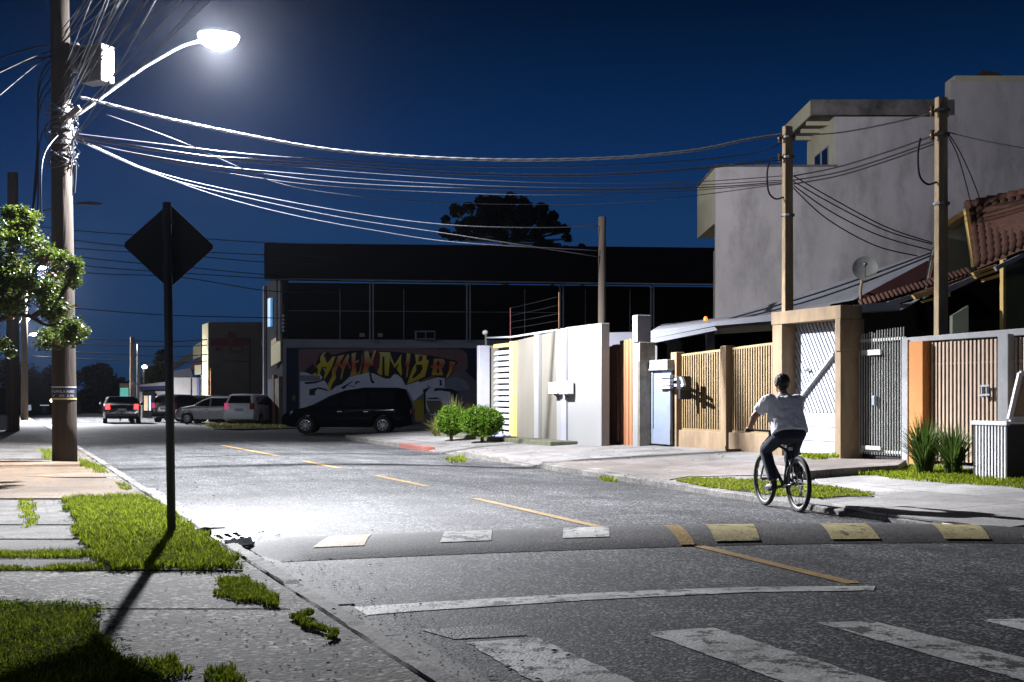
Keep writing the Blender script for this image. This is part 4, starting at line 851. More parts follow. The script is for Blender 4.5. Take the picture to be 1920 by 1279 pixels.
# ---- tan barred fence
def bars(mb, sa, sb, t, z0, zA, zB, n, wd, dp, mi=0, frame=.05):
    for i in range(n):
        k = (i+.5)/n; s_ = sa+(sb-sa)*k; mb.st(s_-wd/2, s_+wd/2, t-dp/2, t+dp/2, z0, zA+(zB-zA)*k, mi)
    p = [W(sa, t, zA), W(sb, t, zB)]; mb.bar(p[0], p[1], dp*1.6, frame, mi); mb.bar(W(sa, t, z0), W(sb, t, z0), dp*1.6, frame, mi)
tf = thing('bar_fence', 'tan fence of upright bars on a low tan wall, behind the rider', 'fence', W(S(1360, 14.550), 14.550, .2))
pA = [(1257.5, 1268, 2.30), (1350, 1361, 2.52)]
zf = lambda px: Zt(1274, 667, 14.650)+(Zt(1446, 645, 14.650)-Zt(1274, 667, 14.650))*(S(px, 14.650)-S(1274, 14.650))/(S(1446, 14.650)-S(1274, 14.650))
for a, b, z in pA:
    mb = MB(); mb.st(S(b, 14.450), S(a, 14.450), 14.450, 14.670, .12, zf(b)+.08); mb.build('pillar', 'tan_plaster', tf, bevel=.012)
for a, b in ((1272, 1350), (1365, 1448)):
    mb = MB(); bars(mb, S(a, 14.570), S(b, 14.570), 14.590, .67, zf(a), zf(b), 18, .045, .010); mb.build('bar_panel', 'tan_metal', tf)
mb = MB(); mb.st(S(1450, 14.500), S(1268, 14.500), 14.510, 14.670, .1, .65); mb.build('base_wall', 'tan_plaster', tf, bevel=.012)
mb = MB(); mb.st(S(1450, 14.6), S(1262, 14.6), 15.3, 15.35, .3, 2.2); mb.build('gap_backing', 'shade_black', tf)  # dark sheet added behind the bars in place of yard shade
# projecting box
ib = thing('intercom_box', 'small dark box on a white bracket sticking out of the tan pillar', 'intercom', T(1268, 725, 14.350))
c = T(1272, 718, 14.000); mb = MB(); mb.box(T(1282, 718, 14.150), .26, .22, .3, math.radians(21)); mb.build('case', 'black_metal', ib, bevel=.02)
mb = MB(); mb.bar(T(1264, 712, 14.450), T(1279, 709, 13.95), .05); mb.bar(T(1264, 722, 14.450), T(1283, 723, 13.95), .06); mb.bar(T(1279, 709, 13.95), T(1283, 723, 13.95), .06); mb.build('bracket', 'white_metal', ib)
mb = MB(); mb.box(T(1284, 728, 14.300), .3, .1, .5, math.radians(21)); mb.build('hood', 'black_metal', ib, bevel=.02)
# ---- frame with white diagonal gate
gf = thing('gateway', 'tan rendered gateway with a stained lintel round the white diagonal gate', 'gateway', W(S(1515, 14.250), 14.350, .2))
sl_, sr = S(1448, 14.250), S(1466, 14.250)
mb = MB(); mb.st(sr, sl_, 14.250, 14.700, .1, 2.83); mb.build('pillar', 'tan_plaster', gf, bevel=.012)
s3, s4 = S(1576, 14.250), S(1565, 14.250)
mb = MB(); mb.st(s3, s4, 14.250, 14.730, .1, 2.76); mb.build('pillar', 'tan_plaster', gf, bevel=.012)
mb = MB(); mb.st(s3-.02, sl_+.02, 14.235, 14.710, 2.83, 3.08); mb.build('lintel', 'tan_plaster', gf, bevel=.012)
mb = MB(); mb.st(s3-.03, s4-.05, 14.220, 14.750, 2.24, 2.83); mb.build('pillar_head', 'tan_plaster', gf, bevel=.012)
dg = thing('diagonal_gate', 'white metal gate of diagonal slats over plain lower panels', 'gate', W(S(1515, 14.550), 14.550, .2))
ga, gb = s4, sr; gt = 14.570; gl = gb-ga
mb = MB(); z0, z1 = 1.10, 2.82; pitch = .118; ang = math.radians(57); k = -40
while k < 60:   # slats falling to the right in the picture: s decreases as z falls
    c0 = k*pitch; pts = []
    # line: s = ga + c0 + (z-z0)/tan(ang)
    lo = max(z0, z0+(-c0)*math.tan(ang)); hi = min(z1, z0+(gl-c0)*math.tan(ang))
    if hi-lo > .03:
        A = W(ga+c0+(lo-z0)/math.tan(ang), gt, lo); B = W(ga+c0+(hi-z0)/math.tan(ang), gt, hi); mb.bar(A, B, .07, .02, up=N)
    k += 1
mb.build('slat_panel', 'white_metal', dg)
mb = MB(); mb.st(ga, gb, gt+.03, gt+.05, z0, z1); mb.build('gap_backing', 'white_metal', dg)
mb = MB(); zz = [.31, .56, .83, 1.10]
for i in range(3): mb.st(ga, gb, gt-.02, gt+.02, zz[i]+.008, zz[i+1]-.008)
mb.st(ga, gb, gt-.004, gt+.004, .31, 1.10); mb.build('lower_panel', 'white_metal', dg, bevel=.004)
mb = MB(); mb.bar(T(1497, 751, gt-.05), T(1564, 664, gt-.05), .07, .05); mb.build('brace', 'white_metal', dg)
mb = MB(); mb.bar(T(1511, 695, gt-.06), T(1517, 692, gt-.06), .03); mb.build('handle', 'post_steel', dg)
# ---- grey barred gate
bg_ = thing('bar_gate', 'dark gate of slim grey upright bars, left of the orange pillar', 'gate', W(S(1643, 14.650), 14.650, .26))
mb = MB(); sa, sb = S(1591, 14.650), S(1697, 14.650); n = 22
for i in range(n):
    k = (i+.5)/n; s_ = sa+(sb-sa)*k; mb.tube([W(s_, 14.650, .37), W(s_, 14.650, 2.55+(R(.0, .04) if k < .5 else .02+k*.06))], .010, 6)
mb.bar(W(sa, 14.670, .43), W(sb, 14.670, .43), .03, .05); mb.bar(W(sa, 14.670, 2.43), W(sb, 14.670, 2.43), .03, .05); mb.build('bars', 'grey_bars', bg_)
mb = MB(); mb.st(S(1652, 14.610), S(1616, 14.610), 14.590, 14.610, Zt(1634, 666, 14.610), Zt(1634, 656, 14.610)); mb.build('flat_plate', 'grey_bars', bg_); mb = MB(); mb.st(S(1652, 14.610), S(1616, 14.610), 14.590, 14.610, Zt(1634, 843, 14.610), Zt(1634, 836, 14.610)); mb.build('flat_plate', 'grey_bars', bg_)
mb = MB(); mb.st(sb, sa, 14.730, 14.770, .3, 2.38); mb.build('gap_backing', 'black_metal', bg_)  # black sheet added for the darkness behind the bars
mb = MB(); mb.st(S(1648, 14.650), S(1643, 14.650), 14.550, 14.630, Zt(1645, 760, 14.610), Zt(1645, 742, 14.610)); mb.build('lock_box', 'blue_metal', bg_, bevel=.01)
# ---- orange pillar, rosy slat gate, grey pillar
rp_ = thing('slat_fence', 'rosy beige fence of broad upright slats behind the strap-leaved plants', 'fence', W(S(1800, 14.550), 14.550, .2))
mb = MB(); mb.st(S(1703.5, 14.550), S(1692, 14.550), 14.530, 14.750, .1, 2.39); mb.build('side_post', 'grey_plaster', rp_, bevel=.012)
mb = MB(); mb.st(S(1730, 14.450), S(1704, 14.450), 14.450, 14.800, .1, 2.35); mb.build('orange_pillar', 'orange_plaster', rp_, bevel=.012)
mb = MB(); mb.st(S(1890, 14.470), S(1870, 14.470), 14.470, 14.800, .1, 2.38); mb.build('grey_pillar', 'grey_plaster', rp_, bevel=.012)
for a, b, n in ((1738, 1871, 18), (1894, 2400, 52)):
    sa, sb = S(a, 14.610), S(b, 14.610); mb = MB(); wd = (sa-sb)/n
    for i in range(n): mb.st(sb+wd*i+.021, sb+wd*(i+1)-.021, 14.600, 14.620, .34, 2.32)
    mb.bar(W(sa, 14.650, 1.96), W(sb, 14.650, 1.96), .03, .04); mb.bar(W(sa, 14.650, .4), W(sb, 14.650, .4), .03, .04); mb.build('slat_panel', 'rose_metal', rp_, bevel=.006)
    mb = MB(); mb.st(sb, sa, 14.690, 14.720, .34, 2.3); mb.build('gap_backing', 'shade_black', rp_)  # added dark sheet, shade behind the slat gaps as colour
mb = MB(); mb.st4(S(2400, 14.650), S(1698, 14.650), 14.570, 14.900, 2.35, 2.50, 2.43); mb.build('coping', 'grey_plaster', rp_, bevel=.01)
mb = MB(); 
for px in (1842, 1851): mb.bar(T(px, 722, 14.530), T(px, 745, 14.530), .035)
mb.bar(T(1838, 741, 14.520), T(1856, 740, 14.520), .03); mb.bar(T(1839, 724, 14.520), T(1855, 723, 14.520), .03); mb.build('latch', 'white_metal', rp_)
# ---- street bin with slatted face and open lid
bt = 13.22; bs = S(1888, bt); bl = .68; bw = .85; bz0 = .2
bn = thing('slatted_bin', 'black metal bin with white slats and its lid open, on the grass at right', 'bin', W(bs+.35, bt+.4, bz0))
mb = MB(); mb.st(bs, bs+.03, bt, bt+bw, bz0, 1.03); mb.st(bs+bl-.03, bs+bl, bt, bt+bw, bz0, 1.03); mb.st(bs+.03, bs+bl-.03, bt+bw-.03, bt+bw, bz0, 1.03); mb.st(bs+.03, bs+bl-.03, bt+.04, bt+.06, bz0, 1.03); mb.st(bs+.03, bs+bl-.03, bt+.06, bt+bw-.03, bz0+.02, bz0+.05); mb.build('body', 'bin_inside', bn)
mb = MB(); n = 10
for i in range(n): a = bs+.02+(bl-.04)*i/n; mb.st(a, a+.034, bt-.006, bt+.004, bz0+.02, 1.0)
mb.build('front_slats', 'bin_white', bn, bevel=.004)
mb = MB(); mb.st(bs-.02, bs+bl+.02, bt-.025, bt+.04, 1.0, 1.06); mb.st(bs-.02, bs+.04, bt+.04, bt+bw, 1.02, 1.06); mb.build('rim', 'bin_white', bn, bevel=.006)
hz0 = W(bs+.06, bt+.1, 1.09); hx = -U; up = (Z*.95+N*.28).normalized()
def lp(a, b): return hz0 + N*a*1.0 + up*b
lid = MB(); fw = .07; A = [lp(0, 0), lp(.75, 0), lp(.75, .68), lp(0, .68)]
for p, q in ((0, 1), (1, 2), (2, 3), (3, 0)): lid.bar(A[p], A[q], fw, .04, up=U)
lf = lid.build('lid_frame', 'bin_white', bn); mb = MB(); mb.prism([p+U*.015 for p in A], U*.012); mb.build('lid_board', 'cardboard', lf)
# ---- strap-leaved plants
def strap(label, c, n, h, sp, m='strap', name='strap_leaf_plant', wd=.022, group=None):
    mb = MB()
    for i in range(n):
        a = R(0, 2*PI); l = h*R(.55, 1.05); out = sp*R(.1, 1.); d = Vector((math.cos(a), math.sin(a), 0)); x = Vector((-d.y, d.x, 0)); b0 = c+d*R(0, .12); v = []; 
        for k in range(6):
            t = k/5; p = b0+d*(out*t**1.8)+Z*(l*(t-.28*t*t*out/sp*1.2)); v += [p-x*wd/2*(1-t**3*.95), p+x*wd/2*(1-t**3*.95)]
        mb.add(v, [(2*k, 2*k+1, 2*k+3, 2*k+2) for k in range(5)])
    return tag(mb.build(name, m), label, 'plant', group)
c1 = GS(1733, 889); c2 = GS(1787, 893)
strap('tall strap-leaved plant in front of the orange pillar', c1, 420, 1.0, .5, group='strap-leaved plants by the fence'); strap('strap-leaved plant right beside the slatted bin', c2, 400, .9, .42, group='strap-leaved plants by the fence')
# ================================================================== houses behind the fences
def poly(name, pts, Y, th, m, parent, dirv=None):
    mb = MB(); mb.prism([D(*p, Y) if len(p) == 2 else D(p[0], p[1], p[2]) for p in pts], dirv or Vector((0, th, 0))); return mb.build(name, m, parent)
# white carport
cp = thing('carport', 'low carport with a white fascia behind the tan barred fence', 'carport', D(1330, 800, 34))
poly('fascia', [(1216, 627), (1340, 603), (1448, 594), (1448, 602), (1340, 611), (1216, 636)], 33, .1, 'white_metal', cp); poly('gutter', [(1212, 637), (1340, 612.5), (1345, 619), (1216, 645)], 32.85, .12, 'white_metal', cp)
poly('fascia', [(1222, 636), (1335, 616), (1335, 625), (1222, 642)], 33.3, .1, 'white_plaster', cp)
poly('soffit', [(1340, 612), (1448, 604), (1448, 620), (1340, 627)], 33.2, .1, 'cream_wall', cp)
poly('roof', [(1216, 627, 33.05), (1448, 595, 33.05), (1448, 588, 37), (1240, 612, 37)], 0, 0, 'grey_roof', cp, Vector((0, 0, .05)))
mb = MB(); mb.prism([D(*p, 33.4) for p in ((1325, 617), (1340, 615), (1340, 830), (1325, 830))], Vector((0, .2, 0))); mb.build('post', 'white_plaster', cp)
mb = MB(); mb.prism([D(*p, 33.4) for p in ((1222, 640), (1232, 640), (1232, 830), (1222, 830))], Vector((0, .2, 0))); mb.build('post', 'white_plaster', cp)
mb = MB(); mb.prism([D(*p, 37) for p in ((1205, 615), (1460, 592), (1460, 830), (1205, 830))], Vector((0, .2, 0))); mb.build('back_wall', 'shade_black', cp)  # back wall coloured near-black to give the carport its shade
mb = MB(); mb.lathe([(0, 0), (.05, .0), (.055, .06), (.03, .11), (0, .12)], D(1323, 602, 33), Z, 12); tag(mb.build('warning_beacon', 'orange_on', smooth=True), 'small glowing orange beacon on the carport roof edge', 'beacon')
# big pale building
Y0 = 45.
bb = thing('apartment_building', 'tall blank mauve-grey building with a projecting upper floor and roof slab', 'building', D(1620, 745+60, Y0))
def zy(py, Y=Y0): return HC+(CY-py)/FPX*Y
def xp(px, Y=Y0): return (px-CX)/FPX*Y
def bxyz(mb, x0, x1, y0, y1, z0, z1): return mb.hexa([Vector((x0, y0, z0)), Vector((x1, y0, z0)), Vector((x1, y1, z0)), Vector((x0, y1, z0))], [Vector((x0, y0, z1)), Vector((x1, y0, z1)), Vector((x1, y1, z1)), Vector((x0, y1, z1))])
mb = MB(); mb.prism([D(*p, Y0) for p in ((1342, 830), (1342, 313), (1567, 313), (1567, 219), (1782, 219), (1782, 150), (2080, 150), (2080, 830))], Vector((0, .22, 0))); mb.build('wall', 'grimy_wall', bb)
mb = MB(); bxyz(mb, xp(1342)+.004, xp(1342)+5, Y0+.225, Y0+4.5, zy(417), zy(313)-.004); mb.build('bay', 'cream_wall', bb)
mb = MB(); bxyz(mb, xp(1342)-.03, xp(1570), Y0-.03, Y0+4.55, zy(313), zy(309)); mb.build('coping', 'grimy_band', bb)
mb = MB(); bxyz(mb, xp(1342)+1.3, xp(1342)+8, Y0+.225, Y0+9, 0, zy(417)-.005); mb.build('lower_storey', 'cream_wall', bb)
mb = MB(); bxyz(mb, xp(1520), xp(1788), Y0-.03, Y0+4.4, zy(216), zy(187)); mb.build('roof_slab', 'grimy_band', bb)
mb = MB(); bxyz(mb, xp(1520)-.01, xp(1520)+.05, Y0+.05, Y0+4.42, zy(216)-.003, zy(188)); mb.build('slab_edge', 'cream_wall', bb)
mb = MB(); bxyz(mb, xp(1567)+.004, xp(1567)+4, Y0+.225, Y0+4.4, zy(313), zy(216)-.004); uw = mb.build('upper_storey', 'cream_wall', bb)
for i in range(2):
    mb = MB(); bxyz(mb, xp(1567)-.02, xp(1567)+.02, Y0+1.0+1.1*i, Y0+2.0+1.1*i, zy(312), zy(262)); wf = mb.build('window_frame', 'dull_white', uw)
    mb = MB(); bxyz(mb, xp(1567)-.028, xp(1567)-.02, Y0+1.1+1.1*i, Y0+1.9+1.1*i, zy(310), zy(265)); mb.build('pane', 'glass', uw)
for i in range(3): mb = MB(); bxyz(mb, xp(1525)+i*.1, xp(1567), Y0+1.0+i*1.3, Y0+1.15+i*1.3, zy(216)-.14, zy(216)-.002); mb.build('canopy_beam', 'cream_wall', bb)
mb = MB(); bxyz(mb, xp(1790), xp(2080), Y0-.02, Y0+1.0, zy(152), zy(142)); bxyz(mb, xp(1790)-.003, xp(1790)+3, Y0+.225, Y0+1, zy(200), zy(152)); mb.build('parapet', 'cream_wall', bb)
mb = MB(); mb.prism([D(*p, Y0+1) for p in ((1835, 141), (1843, 132), (1870, 136), (1880, 141))], Vector((0, .6, 0))); mb.build('roof_tile_pile', 'tile', bb)
# low grey roof and white gable
gr_ = thing('low_house', 'low house with a grey sheet roof and white maroon-topped side wall, under the blank building', 'house', D(1600, 800, 36))
poly('roof', [(1345, 603, 41), (1748, 470, 35), (1748, 520, 33), (1548, 608, 36)], 0, 0, 'grey_roof', gr_, Vector((0, 0, -.12)))
poly('side_wall', [(1545, 830), (1545, 606), (1742, 503), (1742, 830)], 32.6, .2, 'white_plaster', gr_)
mb = MB(); mb.bar(D(1540, 609, 32.5), D(1745, 500, 32.5), .07, .34); mb.build('coping', 'maroon', gr_)
# satellite dish
dc = D(1622, 505, 31.5); ds = thing('satellite_dish', 'round grey satellite dish on a short mast above the white side wall', 'satellite dish', D(1613, 572, 31.5))
axd = Vector((-.25, -.95, .25)).normalized(); mb = MB(); mb.lathe([(.02, .0), (.1, .005), (.2, .03), (.3, .08)], dc, axd, 28); mb.lathe([(.3, .08), (.3, .07), (.2, .02), (.1, -.005), (.02, -.01)], dc, axd, 28); mb.build('reflector', 'dish', ds, smooth=True)
mb = MB(); mb.tube([D(1615, 572, 31.6), D(1613, 545, 31.6), D(1618, 515, 31.65)], .035, 10); mb.build('mast', 'post_concrete', ds, smooth=True)
mb = MB(); mb.tube([dc-Z*.28, dc+axd*.35], .012, 6); mb.ball(dc+axd*.36, .05, .05, .05); mb.build('feed_arm', 'galv', ds)
# tiled house
th = thing('tiled_house', 'house with a clay tile roof, amber eaves and dark porch at the right edge', 'house', D(1800, 800, 28))
poly('porch_back', [(1560, 570), (1700, 545), (1900, 470), (1990, 470), (1990, 830), (1560, 830)], 32, .2, 'shade_black', th)  # porch shade painted as a near-black sheet
poly('inner_wall', [(1786, 592), (1816, 573), (1816, 700), (1786, 700)], 30.8, .2, 'green_wall', th)
mb = MB(); c = T(1881, 470, 19); s0 = sof(c); mb.st(s0, s0+.1, 19., 19.1, 0, 4.2); mb.build('lit_wall_end', 'amber_trim', th)  # amber strip: lit end of the olive wall put into the colour
mb = MB(); mb.st(s0-.02, s0+.1, 19.06, 24, 0, 4.4); mb.build('side_wall', 'olive_wall', th)
poly('gable_wall', [(1733, 560), (1750, 470), (1778, 424), (1812, 400), (1830, 498), (1828, 512)], 29.6, .2, 'green_wall', th)
poly('gable_wall', [(1738, 552), (1762, 440), (1766, 440), (1742, 556)], 29.5, .12, 'maroon', th)
poly('gable_board', [(1770, 425), (1776, 414), (1812, 391), (1814, 398), (1780, 421)], 29.4, .1, 'amber_trim', th)
poly('gable_board', [(1779, 425), (1813, 402), (1814, 409), (1774, 436)], 29.45, .1, 'tan_plaster', th)
poly('verge_board', [(1810, 391), (1816, 389), (1834, 496), (1826, 500)], 29.2, .16, 'amber_trim', th)
# tiles: barrel rows from ridge to eave
E0, E1, R1, R0 = D(1832, 498, 27.5), D(1950, 447, 25.5), D(1950, 362, 29), D(1817, 390, 30.4)
E1 = E0+(E1-E0)*2.3; R1 = R0+(R1-R0)*2.3
mb = MB(); mb.prism([E0, E1, R1, R0], Vector((0, 0, -.08))); tr = mb.build('roof', 'tile', th); nr = 20
mb = MB(); nrm = (E1-E0).cross(R0-E0).normalized(); nrm = nrm if nrm.z > 0 else -nrm
for i in range(nr):
    k = (i+.5)/nr; e_ = E0.lerp(E1, k); r_ = R0.lerp(R1, k)
    for j in range(8): a_ = e_.lerp(r_, j/8); b_ = e_.lerp(r_, (j+1)/8+.02); mb.tube([a_+nrm*.04, b_+nrm*.01], [.105, .085], 10)
mb.build('barrel_tiles', 'tile', tr, smooth=True)
mb = MB()
for j in range(15): mb.tube([R0.lerp(R1, j/15)+nrm*.06, R0.lerp(R1, (j+1)/15+.01)+nrm*.03], [.15, .125], 10)
mb.build('ridge_tiles', 'tile', tr, smooth=True)
poly('lower_roof', [(1612, 577, 28), (1690, 558, 28.8), (1772, 531, 29.2), (1834, 507, 29.2), (1834, 513, 28.4), (1768, 538, 28), (1668, 566, 27.6)], 0, 0, 'tile', th, Vector((0, 0, -.06)))
mb = MB()
for i in range(26): k = i/26; a_ = D(1618, 575, 27.75).lerp(D(1828, 511, 28.3), k); mb.tube([a_+Z*.01, a_+Vector((.05, .42, .15))], .042, 8)
mb.build('barrel_tiles', 'tile', th, smooth=True)
poly('fascia', [(1590, 580), (1601, 572), (1668, 566), (1690, 570), (1688, 581), (1601, 585)], 26.8, .12, 'white_metal', th)
mb = MB(); mb.prism([D(*p, 26.9) for p in ((1590, 580), (1601, 578), (1600, 830), (1590, 830))], Vector((0, .12, 0))); mb.build('porch_post', 'blue_metal', th)
poly('soffit', [(1602, 585, 26.9), (1688, 581, 26.9), (1725, 560, 27.2), (1690, 570, 29)], 0, 0, 'dull_white', th, Vector((0, 0, -.03)))
poly('gutter', [(1666, 565), (1716, 550), (1718, 558), (1672, 574)], 27, .12, 'dull_white', th); poly('gutter', [(1755, 546), (1838, 512), (1838, 521), (1765, 556)], 27, .12, 'dull_white', th); poly('gutter', [(1866, 500), (1990, 440), (1990, 447), (1870, 507)], 26.2, .12, 'dull_white', th)
for P in ([(1712, 553), (1756, 541), (1756, 549), (1718, 561)], [(1729, 564), (1782, 549), (1782, 556), (1733, 567)], [(1824, 511), (1869, 495), (1869, 501), (1828, 516)], [(1828, 518), (1872, 503), (1872, 508), (1832, 522)], [(1843, 523), (1879, 512), (1879, 518), (1846, 528)]): poly('amber_fascia', P, 26.7, .14, 'amber_trim', th)
# ================================================================== mural building
TA = math.tan(math.radians(8.)); XA, YA2 = D(530, CY, 62).x, 62.
def F(px, py, off=0.): 
    q = (px-CX)/FPX; Y = (YA2-XA*TA)/(1-TA*q); p = D(px, py, Y); return p+Vector((math.sin(math.radians(8)), -math.cos(math.radians(8)), 0))*off
FN = Vector((math.sin(math.radians(8)), -math.cos(math.radians(8)), 0))
mbd = thing('mural_building', 'long dark two-storey building with a painted ground floor wall', 'building', F(900, 795))
def fp(name, pts, m, off, th, parent=mbd): mb = MB(); mb.prism([F(x, y, off) for x, y in pts], FN*th); return mb.build(name, m, parent)
fp('fascia', [(497, 460), (920, 464), (1380, 469), (1380, 536), (920, 531), (497, 525)], 'dark_roof', .9, -1.2)
fp('eave_trim', [(496, 525), (1380, 536), (1380, 538.5), (496, 527.5)], 'dull_white', .93, -.1)
fp('recess_wall', [(531, 520), (1400, 530), (1400, 640), (531, 640)], 'shade_black', -2.8, -.3)  # shade of the open storey painted near-black
fp('floor_slab', [(531, 636), (1400, 640), (1400, 654), (531, 652)], 'dull_white', .02, -3.)
wall = fp('wall', [(531, 653), (1400, 656), (1400, 830), (531, 830)], 'navy_wall', 0, -.3)
for x0, x1 in ((518, 523), (692, 694.5), (698, 700.5), (873, 875.5), (879, 881.5), (1047, 1049.5), (1053, 1055.5), (1217, 1219), (1222, 1224)):
    fp('column', [(x0, 527+(x0-497)*.0125), (x1, 527+(x0-497)*.0125), (x1, 640), (x0, 640)], 'dull_white', .3, -.12)
for x0 in (637, 759, 990, 1106, 1191): fp('glazing_bar', [(x0, 538), (x0+1.6, 538), (x0+1.6, 637), (x0, 637)], 'dull_white', -1.2, -.06)
fp('balcony_rail', [(531, 579), (1060, 583), (1060, 584), (531, 580)], 'dull_white', -1.1, -.04)
fp('corner_pilaster', [(530, 636), (537, 636), (537, 795), (530, 795)], 'dull_white', .06, -.2)
ac = fp('air_conditioner', [(778, 621), (815, 621), (815, 637), (778, 637)], 'dull_white', .35, -.5)
for a, b in ((780, 796), (798, 813)): fp('fan_grille', [(a, 623.5), (b, 623.5), (b, 635), (a, 635)], 'shade_black', .36, .012, ac)
for a, b in ((675, 685), (710, 719)): fp('vent_box', [(a, 623), (b, 623), (b, 630), (a, 630)], 'dull_white', -.9, -.2)
# side wall along the street with door, banner, lit pane
A0 = F(531, 745); mb = MB(); q = [A0-FN*.02, A0+U*5.2]; q = [Vector((p.x, p.y, 0)) for p in q]; mb.prism([q[0], q[1], q[1]+Z*7.1, q[0]+Z*7.1], N*.25); mb.build('side_wall', 'dark_facade', mbd)
def sidep(name, k0, k1, z0, z1, m, off=.05, th=.06, parent=mbd): mb = MB(); b = Vector((A0.x, A0.y, 0)); mb.prism([b+U*k0+Z*z0, b+U*k1+Z*z0, b+U*k1+Z*z1, b+U*k0+Z*z1], -N*(off+th)); return mb.build(name, m, parent)
sidep('doorway', .5, 1.5, .1, 2.3, 'black_metal'); sidep('doorway', 2.1, 3.2, .1, 2.3, 'navy_wall'); sidep('door_post', 1.6, 1.75, .1, 2.5, 'wood', .1); sidep('door_post', .25, .4, .1, 2.4, 'tan_plaster', .1); sidep('lit_pane', 2.6, 3.3, 4.9, 6.3, 'sky_pane'); sidep('column', .25, .6, 4.1, 7.0, 'dull_white', .08); sidep('column', 4.2, 4.4, .1, 7.0, 'dull_white', .08)
bn_ = thing('hanging_banner', 'pale yellow hanging banner with an orange top band at the corner of the mural building', 'banner', D(519, 686, 62))
mb = MB(); mb.prism([D(510, 648, 63.6), D(527.5, 636, 62.2), D(527.5, 677, 62.2), D(510, 687, 63.6)], -N*.05); mb.build('sheet', 'sign_yellow', bn_)
mb = MB(); mb.prism([D(510, 639, 63.55), D(527.5, 627, 62.15), D(527.5, 636, 62.15), D(510, 648, 63.55)], -N*.05); mb.build('top_band', 'sign_orange', bn_)
mb = MB(); mb.bar(D(529, 632, 62.4), D(529, 632, 62.4)+N*.3, .05); mb.bar(D(529, 625, 62.2), D(532, 570, 62), .06); mb.build('bracket', 'black_metal', bn_)
for i in range(5): mb = MB(); mb.ball(D(531.5, 592+i*7, 61.7), .06, .06, .07); tag(mb.build('light_globe', 'plate_white', smooth=True), 'tiny white globe in the vertical string above the yellow banner', 'light', 'globes above the banner')
# the painted wall
mur = fp('mural', [(560, 655), (790, 653), (868, 657), (876, 664), (877, 690), (872, 696), (900, 720), (901, 793), (560, 793)], mat('mural_ground', (.16, .15, .17), (.1, .1, .12), .85, .6, 0), .02, .02)
def c2(u, v): return (540+u/10.667, 640+v/10.667)
def c3(u, v): return (700+u/7.995, 640+v/7.995)
lay = [0.]
def paint(name, pts, m, cv, parent=None):
    lay[0] += .0025; return fp(name, [cv(*p) for p in pts], m, .042+lay[0], .004, mur)
pm = lambda n, c, c2_=None: mat(n, c, c2_ or c, .8, 1.2, 0)
m_pink = mat('dusty_pink_paint', (.2, .1, .1), (.15, .085, .09), .8, .7, 0); m_white = mat('pale_lilac_paint', (.68, .7, .82), (.5, .53, .66), .8, .8, 0); m_black = mat('black_paint', (.008, .008, .014), None, .8, 2, 0)
m_blue = mat('blue_grey_paint', (.2, .24, .32), (.14, .17, .24), .8, 1.2, 0)
def letter_mat(name, top, mid, low):
    m = mat(name, mid, mid, .8, 2, 0); nt = m.node_tree; b = nt.nodes['Principled BSDF']; geo = nt.nodes.new('ShaderNodeNewGeometry'); sp = nt.nodes.new('ShaderNodeSeparateXYZ'); nt.links.new(geo.outputs['Position'], sp.inputs[0])
    mr = nt.nodes.new('ShaderNodeMapRange'); mr.inputs[1].default_value = 2.3; mr.inputs[2].default_value = 3.6; nt.links.new(sp.outputs['Z'], mr.inputs[0]); rp = nt.nodes.new('ShaderNodeValToRGB'); e = rp.color_ramp.elements
    e[0].color = (*low, 1); e[1].color = (*top, 1); x = e.new(.5); x.color = (*mid, 1); nt.links.new(mr.outputs[0], rp.inputs[0]); nt.links.new(rp.outputs[0], b.inputs['Base Color']); return m
m_ly = letter_mat('yellow_letter_paint', (.6, .6, .25), (.62, .5, .02), (.52, .4, .02)); m_lr = letter_mat('red_yellow_letter_paint', (.62, .6, .25), (.45, .08, .03), (.6, .45, .03)); m_red = pm('wine_red_paint', (.14, .012, .02))
paint('painted_sky', [(235, 185), (1460, 165), (2300, 175)], m_pink, c2) if False else None
paint('painted_sky', [(230, 185), (2670, 155), (3420, 160), (3560, 300), (3570, 520), (3300, 650), (900, 520), (240, 600)], m_pink, c2)
paint('painted_cloud', [(240, 620), (700, 640), (1500, 620), (2600, 700), (2660, 1010), (1500, 1100), (1200, 1640), (240, 1640)], m_white, c2)
paint('painted_cloud', [(490, 680), (900, 560), (1000, 530), (1070, 535), (1080, 690), (1150, 760), (1170, 1000), (1100, 1100), (860, 1110), (790, 1000), (770, 760), (600, 900)], m_white, c3)
paint('painted_cloud', [(1080, 560), (1250, 530), (1400, 600), (1440, 720), (1250, 745), (1090, 710)], m_blue, c3)
paint('painted_patch', [(600, 890), (740, 860), (770, 1000), (750, 1190), (585, 1190)], pm('mustard_paint', (.32, .26, .02)), c3)
paint('painted_patch', [(790, 890), (1000, 890), (1050, 960), (1000, 1080), (850, 1090)], pm('olive_grey_paint', (.13, .13, .09)), c3)
paint('painted_patch', [(240, 680), (640, 690), (640, 790), (240, 800)], m_blue, c2)
paint('painted_shadow', [(320, 600), (500, 440), (560, 560), (640, 620), (560, 690), (450, 660)], m_black, c2)
paint('painted_shadow', [(560, 420), (640, 240), (800, 200), (880, 270), (1240, 190), (1500, 170), (1540, 640), (1230, 710), (1180, 760), (1070, 860), (960, 900), (860, 990), (780, 850), (720, 780), (560, 840), (350, 860), (320, 820), (640, 790), (690, 720), (560, 560)], m_black, c2)
paint('painted_shadow', [(0, 170), (80, 140), (240, 150), (830, 210), (1230, 290), (1260, 320), (1090, 560), (870, 520), (780, 560), (480, 660), (430, 560), (330, 470), (250, 560), (170, 560), (0, 480), (-60, 480), (-60, 180)], m_black, c3)
paint('painted_line', [(430, 960), (620, 920), (760, 950), (830, 1010), (740, 980), (600, 950), (540, 1000), (540, 1080), (420, 1080)], m_black, c2)
